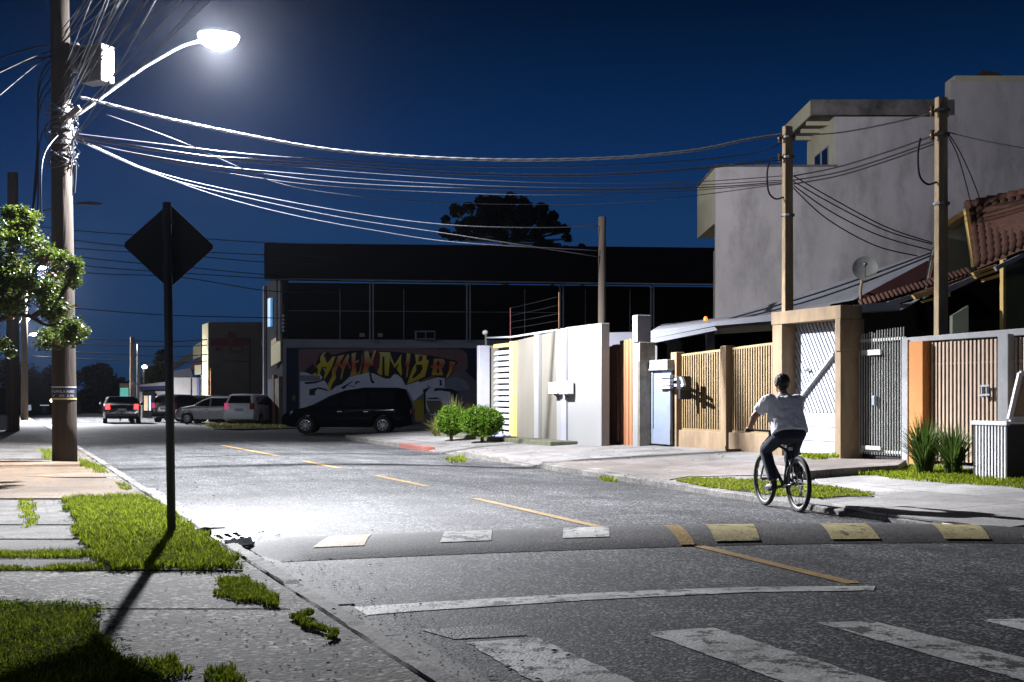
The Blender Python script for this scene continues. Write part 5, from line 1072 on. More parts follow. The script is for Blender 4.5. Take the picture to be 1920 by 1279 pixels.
paint('painted_line', [(740, 730), (850, 680), (780, 770), (780, 1080), (760, 1090), (755, 800)], m_black, c3)
paint('painted_line', [(900, 750), (930, 700), (1150, 710), (1280, 760), (1200, 860), (1160, 760), (1000, 735)], m_black, c3)
paint('painted_line', [(1050, 930), (1280, 800), (1290, 815), (1200, 870), (1350, 910), (1330, 920), (1190, 880), (1120, 960)], m_black, c2); paint('painted_line', [(1335, 860), (1360, 800), (1430, 800), (1440, 825), (1390, 825), (1350, 870)], m_black, c2)
paint('painted_line', [(1620, 640), (1660, 650), (1690, 780), (1740, 820), (1690, 850), (1650, 800)], m_black, c2)
L1 = [('A', m_ly, [(690, 240), (770, 210), (720, 280), (790, 440), (890, 310), (950, 300), (880, 500), (760, 720), (710, 770), (740, 620), (680, 500), (640, 640), (590, 640), (600, 560), (570, 500), (650, 420), (640, 320)], c2),
      ('tail', m_ly, [(460, 680), (540, 630), (600, 660), (620, 700), (500, 695)], c2),
      ('M', m_lr, [(1000, 300), (1130, 265), (1040, 420), (1060, 480), (1190, 260), (1230, 290), (1200, 400), (1260, 540), (1240, 560), (1190, 440), (1120, 560), (1070, 770), (1050, 740), (1080, 560), (1010, 480), (950, 620), (960, 740), (880, 860), (850, 990), (820, 990), (800, 850), (880, 700), (880, 560), (940, 480)], c2),
      ('E', m_lr, [(1270, 250), (1360, 225), (1350, 300), (1340, 400), (1420, 370), (1410, 420), (1345, 440), (1370, 660), (1430, 600), (1470, 420), (1480, 220), (1490, 430), (1440, 640), (1370, 690), (1240, 690), (1280, 560)], c2),
      ('H', m_lr, [(1530, 210), (1600, 200), (1650, 370), (1720, 180), (1760, 190), (1700, 400), (1720, 490), (1600, 500), (1600, 630), (1480, 635), (1520, 500)], c2),
      ('bar', m_red, [(1760, 190), (1820, 210), (1810, 560), (1790, 650), (1740, 560), (1720, 400)], c2),
      ('M', m_ly, [(80, 160), (250, 165), (245, 300), (225, 520), (170, 510), (165, 230), (135, 230), (130, 510), (90, 500), (60, 470), (90, 380), (100, 200)], c3),
      ('V', m_ly, [(250, 180), (290, 290), (320, 350), (420, 190), (410, 300), (430, 480), (415, 520), (350, 420), (390, 310), (320, 400), (260, 290)], c3),
      ('I', m_lr, [(500, 180), (555, 190), (545, 300), (510, 520), (490, 560), (500, 380), (480, 370)], c3),
      ('D', m_ly, [(620, 195), (800, 215), (790, 280), (830, 280), (800, 420), (770, 530), (640, 590), (500, 645), (590, 400), (640, 320)], c3),
      ('B', m_lr, [(905, 260), (1040, 265), (1080, 310), (1050, 380), (1050, 395), (1020, 400), (1045, 510), (870, 510), (890, 400), (840, 380), (890, 360)], c3),
      ('!', m_lr, [(1140, 300), (1235, 315), (1200, 390), (1160, 480), (1110, 545), (1080, 550), (1130, 440)], c3)]
for n_, m, p, cv in L1: paint('graffiti_letter', p, m, cv)
paint('painted_counter', [(640, 350), (720, 350), (740, 400), (700, 480), (600, 560), (580, 540), (640, 440)], m_black, c3); paint('painted_counter', [(680, 220), (740, 220), (730, 290), (670, 310)], m_red, c3)
paint('painted_counter', [(950, 300), (985, 295), (990, 350), (955, 375)], m_black, c3); paint('painted_counter', [(945, 420), (975, 400), (985, 470), (955, 480)], m_black, c3); paint('painted_counter', [(1620, 520), (1710, 510), (1740, 600), (1690, 640), (1620, 620)], m_black, c2)
paint('painted_counter', [(710, 270), (740, 250), (800, 400), (770, 420)], m_red, c2); paint('painted_counter', [(680, 510), (760, 520), (770, 560), (720, 540)], m_black, c2)
paint('graffiti_letter', [(930, 570), (1060, 545), (1070, 690), (950, 695), (935, 640), (960, 630), (955, 590)], m_white, c3)
for P in ([(975, 580), (1010, 580), (1030, 600), (1010, 620), (1035, 640), (1010, 665), (975, 668), (990, 660), (990, 590)], [(800, 650), (850, 690), (820, 720), (840, 690), (810, 670)], [(800, 850), (950, 840), (980, 860), (820, 860)]): paint('painted_line', P, m_black, c3)
fp('small_diamond_sign', [(551.5, 739), (555, 746), (551.5, 753.5), (547, 746)], 'tan_plaster', .05, .03)
# ================================================================== buildings down the street
tb = thing('shop_building', 'tall dim beige building with dark red painted lettering on its blank wall', 'building', D(440, 800, 85))
Yb = 76.; CB = D(392, 745, Yb)
def BF(px, py):   # point of the gable wall, which stands square to the street
    q = (px-CX)/FPX; k = (q*CB.y-CB.x)/(N.x-q*N.y); return D(px, py, CB.y+N.y*k)
def bp(name, pts, m, Y=Yb, th=.3, parent=tb):
    mb = MB(); mb.prism([BF(*q)+U*(Y-Yb) for q in pts], U*th); return mb.build(name, m, parent)
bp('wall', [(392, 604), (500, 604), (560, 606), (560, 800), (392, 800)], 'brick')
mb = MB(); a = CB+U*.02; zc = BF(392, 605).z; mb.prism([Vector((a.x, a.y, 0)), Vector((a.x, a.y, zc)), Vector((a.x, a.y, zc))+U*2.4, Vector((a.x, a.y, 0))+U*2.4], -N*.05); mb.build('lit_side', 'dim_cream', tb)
bp('painted_sign', [(395, 634), (427, 634), (428, 622), (441, 622), (443, 632), (468, 634), (468, 648), (452, 648), (456, 660), (430, 662), (428, 649), (395, 648)], 'red_paint', Yb-.02, .01)
bp('painted_sign', [(429, 649), (456, 649), (456, 661), (429, 662)], 'ochre_paint', Yb-.03, .008); bp('painted_sign', [(435, 650), (452, 650), (453, 657), (437, 658)], 'brick', Yb-.04, .008); bp('painted_sign', [(404, 652), (413, 651), (414, 657), (405, 659)], 'red_paint', Yb-.03, .008)
bp('painted_line', [(466, 634), (469.5, 634), (469.5, 741), (467, 741)], 'black_metal', Yb-.03, .01); bp('painted_line', [(421, 676), (466, 677), (466, 679), (421, 678)], 'black_metal', Yb-.03, .01)
bp('wall_box', [(489, 636), (503, 637), (503, 648), (489, 647)], 'tan_plaster', Yb-.6, .5); bp('drain_pipe', [(394, 690), (397, 690), (397, 745), (394, 745)], 'wood', Yb-.1, .1)
lr = thing('low_shop_row', 'row of low lit shops with sloping pale roofs left of the beige building', 'shop', D(340, 798, 90))
def lp_(name, pts, m, Y, th=.3): return poly(name, pts, Y, th, m, lr)
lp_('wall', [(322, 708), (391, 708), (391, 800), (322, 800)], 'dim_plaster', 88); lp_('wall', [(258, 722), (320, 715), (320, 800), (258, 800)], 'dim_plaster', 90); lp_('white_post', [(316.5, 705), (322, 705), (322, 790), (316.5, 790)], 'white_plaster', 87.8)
lp_('blue_band', [(260, 725), (316, 723), (316, 730), (260, 732)], 'navy_paint', 89.8, .1); lp_('roof_panel', [(324, 684), (362, 658), (362, 671), (324, 693)], 'beige_plaster', 94); lp_('roof_panel', [(352, 690), (377, 668), (377, 690), (340, 700)], 'maroon', 93); lp_('upper_wall', [(362, 649), (377, 641), (377, 668), (362, 674)], 'cream_wall', 93.5)
lp_('blue_canopy', [(322, 696), (358, 690), (362, 706), (322, 708)], 'dark_facade', 88.2); lp_('upper_wall', [(365, 685), (377, 684), (377, 702), (365, 703)], 'cream_wall', 92); lp_('water_tank', [(379, 686), (391, 686), (391, 700), (379, 700)], 'black_metal', 90); lp_('white_ledge', [(368, 704), (391, 703), (391, 708), (368, 708)], 'white_plaster', 89)
lp_('doorway', [(267, 734), (290, 734), (290, 790), (267, 790)], 'shade_black', 89.7, .1); lp_('lit_door', [(270, 742), (277, 742), (277, 770), (270, 770)], 'tan_plaster', 89.6, .08); lp_('lit_door', [(279, 742), (283, 742), (283, 770), (279, 770)], 'blue_metal', 89.6, .08); lp_('window_bar', [(356, 708), (358, 708), (358, 790), (356, 790)], 'black_metal', 87.9, .05); lp_('window_bar', [(369, 708), (374, 708), (374, 790), (369, 790)], 'navy_wall', 87.9, .05)
bs_ = thing('bus_shelter', 'small shelter with a glowing teal poster beside the pale utility pole', 'shelter', D(234, 790, 74))
poly('roof', [(224, 719), (247, 719), (247, 724), (224, 725)], 74, 1.2, 'tan_plaster', bs_); poly('poster', [(225, 727), (240, 727), (240, 757), (224.5, 758)], 74, .12, 'teal_pane', bs_); poly('post', [(241, 724), (243, 724), (243, 795), (241, 795)], 74, .1, 'post_steel', bs_); poly('post', [(224, 757), (226, 757), (226, 795), (224, 795)], 74.2, .1, 'post_steel', bs_)
lp2 = thing('notice_plate', 'small white plate on the pale utility pole', 'plate', D(249, 720, 69.7)); poly('face', [(245.5, 717), (253, 716), (253, 721), (245.5, 722)], 69.75, .03, 'plate_white', lp2)
fh = thing('far_house', 'unlit house with two glowing windows far off at the left', 'house', D(60, 798, 100))
poly('wall', [(-60, 745), (120, 742), (120, 800), (-60, 800)], 100, 4, 'shade_black', fh); poly('roof', [(-60, 745), (-20, 728), (90, 726), (120, 742)], 99.5, 5, 'shade_black', fh); poly('lit_window', [(51, 760), (57, 759), (58, 769), (53, 770)], 99.8, .1, 'white_pane', fh); poly('lit_window', [(75, 759), (91, 759), (91, 761), (75, 761)], 99.8, .1, 'white_pane', fh); poly('lit_window', [(79, 763), (86, 763), (86, 774), (79, 774)], 99.8, .1, 'navy_wall', fh)
mb = MB(); mb.ball(D(97, 751, 98.5), .13, .13, .13); tag(mb.build('wall_light', 'warm_on', smooth=True), 'tiny warm bulb shining left of the lamp pole on the far house', 'light')
mb = MB(); mb.prism([D(*p, 50) for p in ((-30, 781), (13, 780), (13, 806), (-30, 808))], Vector((0, .15, 0))); tag(mb.build('garden_wall', 'white_plaster'), 'short pale wall end at the far left edge', 'wall')

# ================================================================== vehicles (local axes: +Y = front of the car, built once per shape)
def lerp_tab(tab, y):
    if y <= tab[0][0]: return tab[0][1]
    for (a, b), (c, d) in zip(tab, tab[1:]):
        if y <= c: return b+(d-b)*(y-a)/(c-a)
    return tab[-1][1]
def car(name, label, cat, loc, rz, L, Wd, top, belt, wheels, wr, windows, front_ws, rear_ws, paint_m, sill=.24, lit=None, group=None, plate_rear=True, tail=(.75, .95), head=(.62, .74), lift=0.):
    t = thing(name, label, cat, loc, rz, group); ys = fr(-L/2, L/2, 70)
    def hw(y): k = abs(2*y/L); return Wd/2*(1-.16*max(0, (k-.72)/.28)**2)
    def topz(y): return lerp_tab(top, y)
    def beltz(y): return min(lerp_tab(belt, y), topz(y))
    def side(y, z):
        b = beltz(y)
        if z <= b: return hw(y)-.03*max(0, 1-(z-.2)/.35)
        return hw(y)-.02-.36*(z-b)
    mb = MB(); v = []; NP = 10
    for y in ys:
        zb = sill+.1*max(0, (abs(2*y/L)-.85)/.15)
        for wy in wheels:
            d = abs(y-wy); a = wr+.055
            if d < a: zb = max(zb, wr+math.sqrt(a*a-d*d))
        b = beltz(y); tz = topz(y); h = hw(y); zb = min(zb, b-.05); ht = side(y, tz)
        cab = tz-b > .03; ht = ht if cab else h-.05
        half = [(0, zb), (h-.1, zb), (h-.02, zb+.03), (h, zb+(b-zb)*.45), (h-.005, b-.08 if b-.08 > zb+.05 else b-.02), (h-.025, b), ((h+ht)/2-.02 if cab else h-.035, (b+tz)/2), (ht if cab else h-.08, tz-.035 if cab else tz), (ht-.12, tz), (0, tz+.012)]
        v += [Vector((x, y, z)) for x, z in half]+[Vector((-x, y, z)) for x, z in half[::-1]]
    n = 2*NP; mb.add(v, [(i*n+j, i*n+(j+1) % n, (i+1)*n+(j+1) % n, (i+1)*n+j) for i in range(len(ys)-1) for j in range(n)]+[tuple(range(n)), tuple((len(ys)-1)*n+j for j in range(n))[::-1]])
    body = mb.build('body', paint_m, t, smooth=True, local=True)
    md = body.modifiers.new('edge', 'EDGE_SPLIT'); md.split_angle = math.radians(38)
    for sd in (-1, 1):
        for P in windows:
            mb = MB(); q = [Vector((sd*(side(y, z)+.004), y, z)) for y, z in P]; mb.prism(q, Vector((sd*.008, 0, 0))); mb.build('side_window', 'glass', body, local=True)
        for wy in wheels:
            c = Vector((sd*(Wd/2-.11), wy, wr)); w_ = bpy.data.objects.new('wheel', None); mb = MB()
            mb.lathe([(wr*.6, -.1), (wr*.93, -.1), (wr, -.06), (wr, .06), (wr*.93, .1), (wr*.6, .1)], c, Vector((sd, 0, 0)), 28); w_ = mb.build('wheel', 'rubber', t, smooth=True, local=True)
            mb = MB(); mb.lathe([(wr*.64, .0), (wr*.64, .095), (wr*.56, .1), (wr*.54, .05)], c, Vector((sd, 0, 0)), 28); mb.lathe([(0, .085), (.06, .085), (.07, .05)], c, Vector((sd, 0, 0)), 14)
            for k in range(8): a = 2*PI*k/8; d = Vector((0, math.cos(a), math.sin(a))); mb.bar(c+Vector((sd*.07, 0, 0))+d*.05, c+Vector((sd*.075, 0, 0))+d*wr*.58, .035, .03, up=Vector((1, 0, 0)))
            mb.build('rim', 'rim', w_, local=True)
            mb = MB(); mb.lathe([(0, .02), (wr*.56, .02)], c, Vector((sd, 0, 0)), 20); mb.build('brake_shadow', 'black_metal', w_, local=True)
        yb = L/2; z0, z1 = head; mb = MB(); h = hw(yb*.97)
        mb.hexa([Vector((sd*(h-.38), yb-.02, z0)), Vector((sd*(h-.02), yb-.1, z0)), Vector((sd*(h-.02), yb-.1, z1)), Vector((sd*(h-.38), yb-.02, z1))], [Vector((sd*(h-.38), yb+.012, z0)), Vector((sd*(h-.03), yb-.05, z0)), Vector((sd*(h+.03), yb-.3, z1)), Vector((sd*(h-.3), yb-.09, z1+.02))]); mb.build('headlight', 'clear_lens', t, local=True)
        z0, z1 = tail; mb = MB(); h = hw(-yb*.985); mb.hexa([Vector((sd*(h-.22), -yb+.06, z0)), Vector((sd*(h+.005), -yb+.06, z0)), Vector((sd*(h+.005), -yb+.06, z1)), Vector((sd*(h-.2), -yb+.06, z1))], [Vector((sd*(h-.22), -yb-.015, z0)), Vector((sd*(h-.01), -yb-.012, z0)), Vector((sd*(h-.01), -yb-.012, z1)), Vector((sd*(h-.2), -yb-.015, z1))])
        mb.build('tail_light', (lit if (sd < 0 or lit != 'pink_lit') else None) or 'red_lens', t, local=True)
        ym = [P for P in windows][0]; yy = max(p[0] for p in ym)-.05; mb = MB(); mb.ball(Vector((sd*(side(yy, beltz(yy))+.1), yy, beltz(yy)+.08)), .1, .06, .07); mb.build('wing_mirror', paint_m, t, smooth=True, local=True)
        for hy in (.25, -.75):
            mb = MB(); zz = beltz(hy)-.12; mb.box(Vector((sd*(hw(hy)+.012), hy, zz)), .03, .18, .035); mb.build('door_handle', 'chrome', t, local=True)
    for nm, (ya, za, yb_, zb_), m in (('windscreen', front_ws, 'glass'), ('rear_window', rear_ws, 'glass')):
        a = side(ya, za)-.1; b = side(yb_, zb_)-.14; q = [Vector((-a, ya, za)), Vector((a, ya, za)), Vector((b, yb_, zb_)), Vector((-b, yb_, zb_))]; nn = (q[1]-q[0]).cross(q[2]-q[1]).normalized()
        sgn = 1 if ya > 0 else -1; nn = nn if nn.y*sgn > 0 else -nn; mb = MB(); mb.prism([p+nn*.006 for p in q], nn*.01); mb.build(nm, m, body, local=True)
    mb = MB(); mb.box(Vector((0, -L/2-.02, .5 if not plate_rear else tail[0]-.02)), .42, .02, .13); mb.build('number_plate', 'plate', t, local=True)
    mb = MB(); mb.box(Vector((0, L/2+.005, .52)), Wd*.55, .03, .16); mb.build('grille', 'black_metal', t, local=True)
    mb = MB(); mb.box(Vector((0, -L/2-.02, .42)), Wd*.86, .08, .16); mb.build('rear_bumper', paint_m, t, local=True, bevel=.02)
    return t
van_top = [(-2.47, 1.05), (-2.4, 1.3), (-2.2, 1.70), (-1.9, 1.76), (-.6, 1.77), (.1, 1.66), (.65, 1.46), (1.25, 1.14), (1.6, 1.02), (2.1, .9), (2.4, .76), (2.47, .6)]
van = car('parked_van', 'black people carrier parked broadside in front of the painted wall', 'van', D(652.5, 745, 50.2)*Vector((1, 1, 0))+Z*-.03 if False else Vector((-6.3, 50.6, .0)), math.radians(90), 4.95, 1.9, van_top, [(-2.5, .98), (1.2, .98), (2.5, .9)], (1.56, -1.38), .34,
    [[(1.15, 1.05), (.3, 1.03), (.3, 1.5), (.55, 1.42)], [(.2, 1.03), (-.75, 1.04), (-.75, 1.63), (.12, 1.55)], [(-.85, 1.06), (-1.85, 1.08), (-1.8, 1.6), (-.85, 1.62)]], (1.2, 1.1, .55, 1.47), (-2.42, 1.22, -2.26, 1.6), 'car_black', .26)
hatch_top = [(-2.0, .9), (-1.95, 1.0), (-1.55, 1.34), (-1.1, 1.43), (.1, 1.42), (.55, 1.25), (1.0, .99), (1.6, .88), (1.95, .74), (2.0, .55)]
hatch_w = [[(.85, .96), (.1, .93), (.1, 1.33), (.42, 1.24)], [(.02, .93), (-.85, .95), (-.85, 1.34), (.02, 1.34)], [(-.93, .97), (-1.5, 1.0), (-1.2, 1.27), (-.93, 1.33)]]
car('parked_car', 'silver hatchback facing left on the forecourt, partly behind the white car', 'car', Vector((D(402, 745, 68).x, 68.5, 0)), math.radians(82), 4.0, 1.65, hatch_top, [(-2, .9), (2, .84)], (1.3, -1.2), .3, hatch_w, (.98, 1.0, .5, 1.27), (-1.9, 1.05, -1.58, 1.3), 'car_silver')
car('parked_car', 'dark car parked behind the silver hatchback', 'car', Vector((D(362, 745, 73).x, 74, 0)), math.radians(82), 4.3, 1.7, [(a*1.05, b*1.06) for a, b in hatch_top], [(-2.2, .95), (2.2, .9)], (1.35, -1.3), .31, hatch_w, (.98, 1.03, .5, 1.3), (-1.9, 1.1, -1.58, 1.33), 'car_navy')
wag_top = [(-2.1, 1.0), (-2.05, 1.1), (-1.8, 1.5), (-1.5, 1.56), (.2, 1.54), (.6, 1.36), (1.05, 1.05), (1.6, .96), (2.05, .8), (2.1, .55)]
wag_w = [[(.85, 1.03), (.1, 1.0), (.1, 1.43), (.45, 1.33)], [(.02, 1.0), (-.85, 1.02), (-.85, 1.46), (.02, 1.45)], [(-.93, 1.03), (-1.75, 1.06), (-1.6, 1.42), (-.93, 1.46)]]
car('parked_car', 'white car seen from behind at the corner of the mural building', 'car', Vector((D(460, 745, 63).x, 65, 0)), math.radians(-8), 4.2, 1.74, wag_top, [(-2.1, .96), (2.1, .92)], (1.3, -1.3), .31, wag_w, (1.02, 1.08, .55, 1.38), (-2.06, 1.12, -1.84, 1.46), 'car_white', lit='pink_lit', tail=(.82, 1.12))
sed_top = [(-2.2, .85), (-2.15, .98), (-1.55, 1.02), (-1.0, 1.38), (-.5, 1.44), (.2, 1.42), (.6, 1.26), (1.15, .98), (1.8, .9), (2.15, .75), (2.2, .55)]
sed_w = [[(.9, .97), (.1, .94), (.1, 1.33), (.45, 1.24)], [(.02, .94), (-.85, .96), (-.8, 1.3), (.02, 1.34)]]
car('car', 'dark saloon on the road with its red tail lamps lit', 'car', Vector((D(206, 745, 66).x, 68, zroad(6))), math.radians(17), 4.4, 1.86, [(a, b*.95) for a, b in sed_top], [(-2.2, .93), (2.2, .9)], (1.35, -1.3), .31, sed_w, (1.12, 1.0, .6, 1.27), (-1.52, 1.05, -1.05, 1.35), 'car_navy', lit='red_lit', tail=(.72, .98))
car('car', 'dark car with a pink rear light just showing left of the sign post', 'car', Vector((D(331, 745, 72).x, 73, 0)), math.radians(-12), 4.1, 1.7, wag_top, [(-2.1, .96), (2.1, .92)], (1.3, -1.3), .31, wag_w, (1.02, 1.08, .55, 1.38), (-2.06, 1.12, -1.84, 1.46), 'car_navy', lit='pink_lit', tail=(.82, 1.1))
# ================================================================== trees, bushes
def leaves(mb, c, n, rx, ry, rz, ls, shell=.0, flat=.5):
    for _ in range(n):
        while True:
            d = Vector((R(-1, 1), R(-1, 1), R(-1, 1)))
            if .02 < d.length < 1: break
        if shell: d = d.normalized()*R(shell, 1)
        p = c+Vector((d.x*rx, d.y*ry, d.z*rz)); s = ls*R(.6, 1.25)
        a = Vector((R(-1, 1), R(-1, 1), R(-.6, .5))).normalized(); b = a.cross(Vector((R(-1, 1), R(-1, 1), R(-1, 1)))).normalized()*.42
        mb.add([p-a*s*.5, p+b*s*.5, p+a*s*.5, p-b*s*.5], [(0, 1, 2, 3)])
tree = thing('flowering_tree', 'glossy green tree with few red flowers at the left edge', 'tree', D(-75, 900, 21.5)*Vector((1, 1, 0))+Z*.05)
ct = D(-75, 745, 21.5); ct.z = 0
mb = MB(); mb.tube(smooth_path([ct, ct+Vector((.1, 0, 1.2)), ct+Vector((.25, 0, 2.2)), D(-20, 590, 21.5), D(20, 520, 21.6)], 5), [.16-.0055*i for i in range(21)], 12)
for P in ([(-30, 600), (30, 560), (70, 500), (100, 470)], [(-30, 610), (40, 590), (90, 610), (130, 600)], [(-20, 560), (20, 480), (40, 420)], [(60, 595), (110, 560), (140, 510)]): q = smooth_path([D(*p, 21.5) for p in P], 4); mb.tube(q, [.05-.035*i/len(q) for i in range(len(q))], 6)
mb.build('trunk', 'bark', tree, smooth=True)
mb = MB()
CL = [(20, 430, 45), (-30, 470, 60), (60, 450, 38), (0, 500, 55), (45, 510, 40), (85, 480, 34), (128, 495, 30), (140, 520, 24), (110, 520, 34), (70, 545, 40), (20, 570, 40), (110, 580, 34), (125, 610, 36), (140, 630, 26), (100, 640, 28), (-20, 560, 50), (10, 650, 22), (55, 410, 22), (90, 560, 30), (30, 400, 24)]
for x, y, r in CL:
    rr = r/FPX*21.5; 
    for _ in range(4):
        c = D(x+R(-.6, .6)*r, y+R(-.5, .5)*r, 21.5+R(-.6, .6)); leaves(mb, c, int(r*8.5), rr*.7, rr*.85, rr*.62, .075, .1)
mb.build('crown', 'leaf', tree)
for _ in range(26):
    mb = MB(); x, y, r = random.choice(CL[:14]); c = D(x+R(-1, 1)*r, y+R(-1, 1)*r, 21.2); leaves(mb, c, 5, .035, .035, .035, .06); mb.build('flower', 'flower', tree)
# umbrella-shaped tree beyond the mural building
ar = thing('umbrella_pine', 'black umbrella-shaped pine crown standing above the dark roof', 'tree', Vector((D(946, 745, 105).x, 105, 0)))
Ya = 105.; mb = MB(); mb.tube([Vector((D(946, 745, Ya).x, Ya, 0)), D(947, 460, Ya), D(945, 420, Ya)], [.5, .26, .2], 10)
AR = [(925, 412, 24), (975, 412, 24), (900, 425, 16), (838, 412, 9), (834, 436, 11), (858, 395, 14), (868, 425, 16), (886, 445, 8), (878, 390, 12), (900, 380, 14), (920, 376, 13), (905, 405, 22), (935, 385, 16), (958, 378, 16), (985, 380, 15), (950, 410, 28), (990, 405, 22), (1014, 392, 14), (1020, 420, 18), (1040, 405, 10), (1042, 425, 14), (1060, 432, 11), (1062, 446, 8), (930, 430, 22), (970, 432, 20), (1005, 438, 13), (880, 420, 18), (848, 445, 9), (1015, 452, 9), (940, 446, 12), (967, 446, 11), (862, 440, 12)]
for x, y, r in AR: mb.tube(smooth_path([D(946, 452, Ya), D((946+x)/2, max(y, 440)+6, Ya), D(x, y+r*.3, Ya)], 3), [.13-.009*i for i in range(7)], 5)
mb.build('trunk', 'bark', ar)
mb = MB()
for x, y, r in AR:
    rr = r/FPX*Ya
    for _ in range(3): leaves(mb, D(x+R(-.35, .35)*r, y+R(-.35, .35)*r, Ya+R(-1.5, 1.5)), int(70+r*16), rr*.85, rr*1.5, rr*.8, .36, .1)
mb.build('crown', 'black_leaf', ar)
def round_tree(label, px, by, Y, blobs, m, ls, n, group=None, name='tree'):
    b = Vector((D(px, by, Y).x, Y, 0)); t = thing(name, label, 'tree', b, 0, group); mb = MB(); mb.tube([b, D(px, blobs[0][1]+10, Y)], [.25, .12], 8)
    for x, y, r in blobs: mb.tube([D(px, blobs[0][1]+r, Y), D(x, y, Y)], [.1, .03], 5)
    mb.build('trunk', 'bark', t)
    mb = MB()
    for x, y, r in blobs:
        rr = r/FPX*Y
        for _ in range(3): leaves(mb, D(x+R(-.4, .4)*r, y+R(-.4, .4)*r, Y+R(-1, 1)), int(n*r), rr*.8, rr, rr*.75, ls, .15)
    mb.build('crown', m, t)
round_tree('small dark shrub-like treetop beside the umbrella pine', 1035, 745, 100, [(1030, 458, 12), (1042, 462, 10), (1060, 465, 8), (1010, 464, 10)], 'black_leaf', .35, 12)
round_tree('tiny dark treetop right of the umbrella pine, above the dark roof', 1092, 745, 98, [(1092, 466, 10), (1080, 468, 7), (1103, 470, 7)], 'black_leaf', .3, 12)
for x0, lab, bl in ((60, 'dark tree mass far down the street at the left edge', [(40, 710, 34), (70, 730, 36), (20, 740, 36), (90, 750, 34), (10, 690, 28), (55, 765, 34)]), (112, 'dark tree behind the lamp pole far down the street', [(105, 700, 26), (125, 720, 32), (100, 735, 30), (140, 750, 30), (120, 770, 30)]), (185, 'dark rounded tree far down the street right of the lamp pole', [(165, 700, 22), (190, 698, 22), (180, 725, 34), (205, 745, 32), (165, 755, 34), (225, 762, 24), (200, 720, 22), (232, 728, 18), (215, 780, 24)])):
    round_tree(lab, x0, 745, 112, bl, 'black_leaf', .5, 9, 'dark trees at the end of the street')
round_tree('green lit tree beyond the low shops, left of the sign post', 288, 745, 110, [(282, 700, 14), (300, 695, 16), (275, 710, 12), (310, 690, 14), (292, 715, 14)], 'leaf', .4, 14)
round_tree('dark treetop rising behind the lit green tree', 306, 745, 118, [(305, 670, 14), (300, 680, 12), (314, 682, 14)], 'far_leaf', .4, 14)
ll = thing('street_lamp', 'lit street lamp glowing in the green tree left of the sign post', 'street lamp', Vector((D(269, 745, 106).x, 106, 0)))
mb = MB(); b = Vector((D(269, 745, 106).x, 106, 0)); mb.tube([b, D(269, 690, 106)], [.12, .08], 8); mb.build('shaft', 'wood_pole', ll); mb = MB(); mb.ball(D(271, 688, 105.6), .22, .2, .14); mb.build('lamp_bowl', 'lamp_far', ll, smooth=True); lamp_light(D(276, 693, 104.5), 700, far=.9)
# clipped round bushes
def bush(label, px, base_y, top_y, halfw, Y, m='bush'):
    zb = D(px, base_y, Y).z; zt_ = D(px, top_y, Y).z; r = halfw/FPX*Y; h = (zt_-zb); c = Vector((D(px, 745, Y).x, Y, zb+h*.56)); t = thing('clipped_bush', label, 'bush', Vector((c.x, c.y, zb)), 0, 'clipped bushes by the beige wall')
    mb = MB(); mb.tube([Vector((c.x, c.y, zb-.1)), c], [.05, .04], 8); mb.build('trunk', 'bark', t)
    mb = MB(); mb.ball(c, r*.86, r*.86, h*.39, 18, 12, jit=.05); mb.build('dark_core', 'black_leaf', t, smooth=True)  # solid near-black ball inside the leaf shell
    mb = MB(); leaves(mb, c, 5200, r, r, h*.46, .062, .84)
    for _ in range(90):
        d = Vector((R(-1, 1), R(-1, 1), R(-.7, 1))).normalized(); q = R(.9, 1.1); leaves(mb, c+Vector((d.x*r*q, d.y*r*q, d.z*h*.46*q)), 30, .08, .08, .08, .06)
    mb.build('foliage', m, t)
Yb1 = 36.2
bush('smaller clipped round bush, further left', 846, 823, 762, 27, Yb1+1.0); bush('bigger clipped round bush, right in front of the louvred gate', 904, 826, 763, 42, Yb1-.6)
strap('wispy yellowish bush behind the clipped bushes', D(852, 803, 42)*Vector((1, 1, 0))+Z*.1, 260, 1.5, .9, 'dry_grass', 'wispy_bush', .03); strap('small wispy bush leaning left of the clipped bushes', D(822, 808, 41)*Vector((1, 1, 0))+Z*.05, 160, .9, .6, 'dry_grass', 'wispy_bush', .03)
mb = MB(); cb = D(940, 818, 37.0); mb.ball(cb, .28, .2, .1, 10, 7, jit=.2); tag(mb.build('plastic_bag', 'blue_bag', smooth=True), 'crumpled blue and white bag on the ground by the louvred gate', 'bag')
mb = MB(); p = GS(1372, 847); mb.bar(p+Vector((-.12, 0, .03)), p+Vector((.2, .05, .03)), .07, .05); mb.bar(p+Vector((-.12, 0, .03)), p+Vector((-.13, 0, .12)), .02); tag(mb.build('gate_stop', 'black_metal'), 'small dark bracket lying on the pavement before the tan fence', 'bracket')

# ================================================================== bicycle and rider
hd_ = math.radians(11.5); rc = GR(1497, 961); fw_ = Vector((-math.sin(hd_), math.cos(hd_), 0)); ctr = rc+fw_*.52
bk = thing('bicycle', 'black bicycle ridden away up the street towards the right-hand kerb', 'bicycle', ctr, hd_)
WR = .348
def v3(*a): return Vector(a)
RH, FH, BBK = v3(0, -.52, WR), v3(.0, .53, WR), v3(0, -.08, .29); ST, HT, HB = v3(0, -.235, .80), v3(0, .335, .90), v3(0, .39, .66)
mb = MB(); mb.tube([BBK, ST], .017, 10); mb.tube([HB, BBK], .021, 10); mb.tube([HT+v3(0, .01, -.05), ST+v3(0, .02, -.06)], .018, 10); mb.tube([HT, HB], .023, 10)
for sx in (-.045, .045): mb.tube([RH+v3(sx*1.3, 0, 0), BBK+v3(sx*.8, 0, 0)], .010, 8); mb.tube([RH+v3(sx*1.3, 0, 0), ST+v3(sx*.3, 0, -.07)], .009, 8)
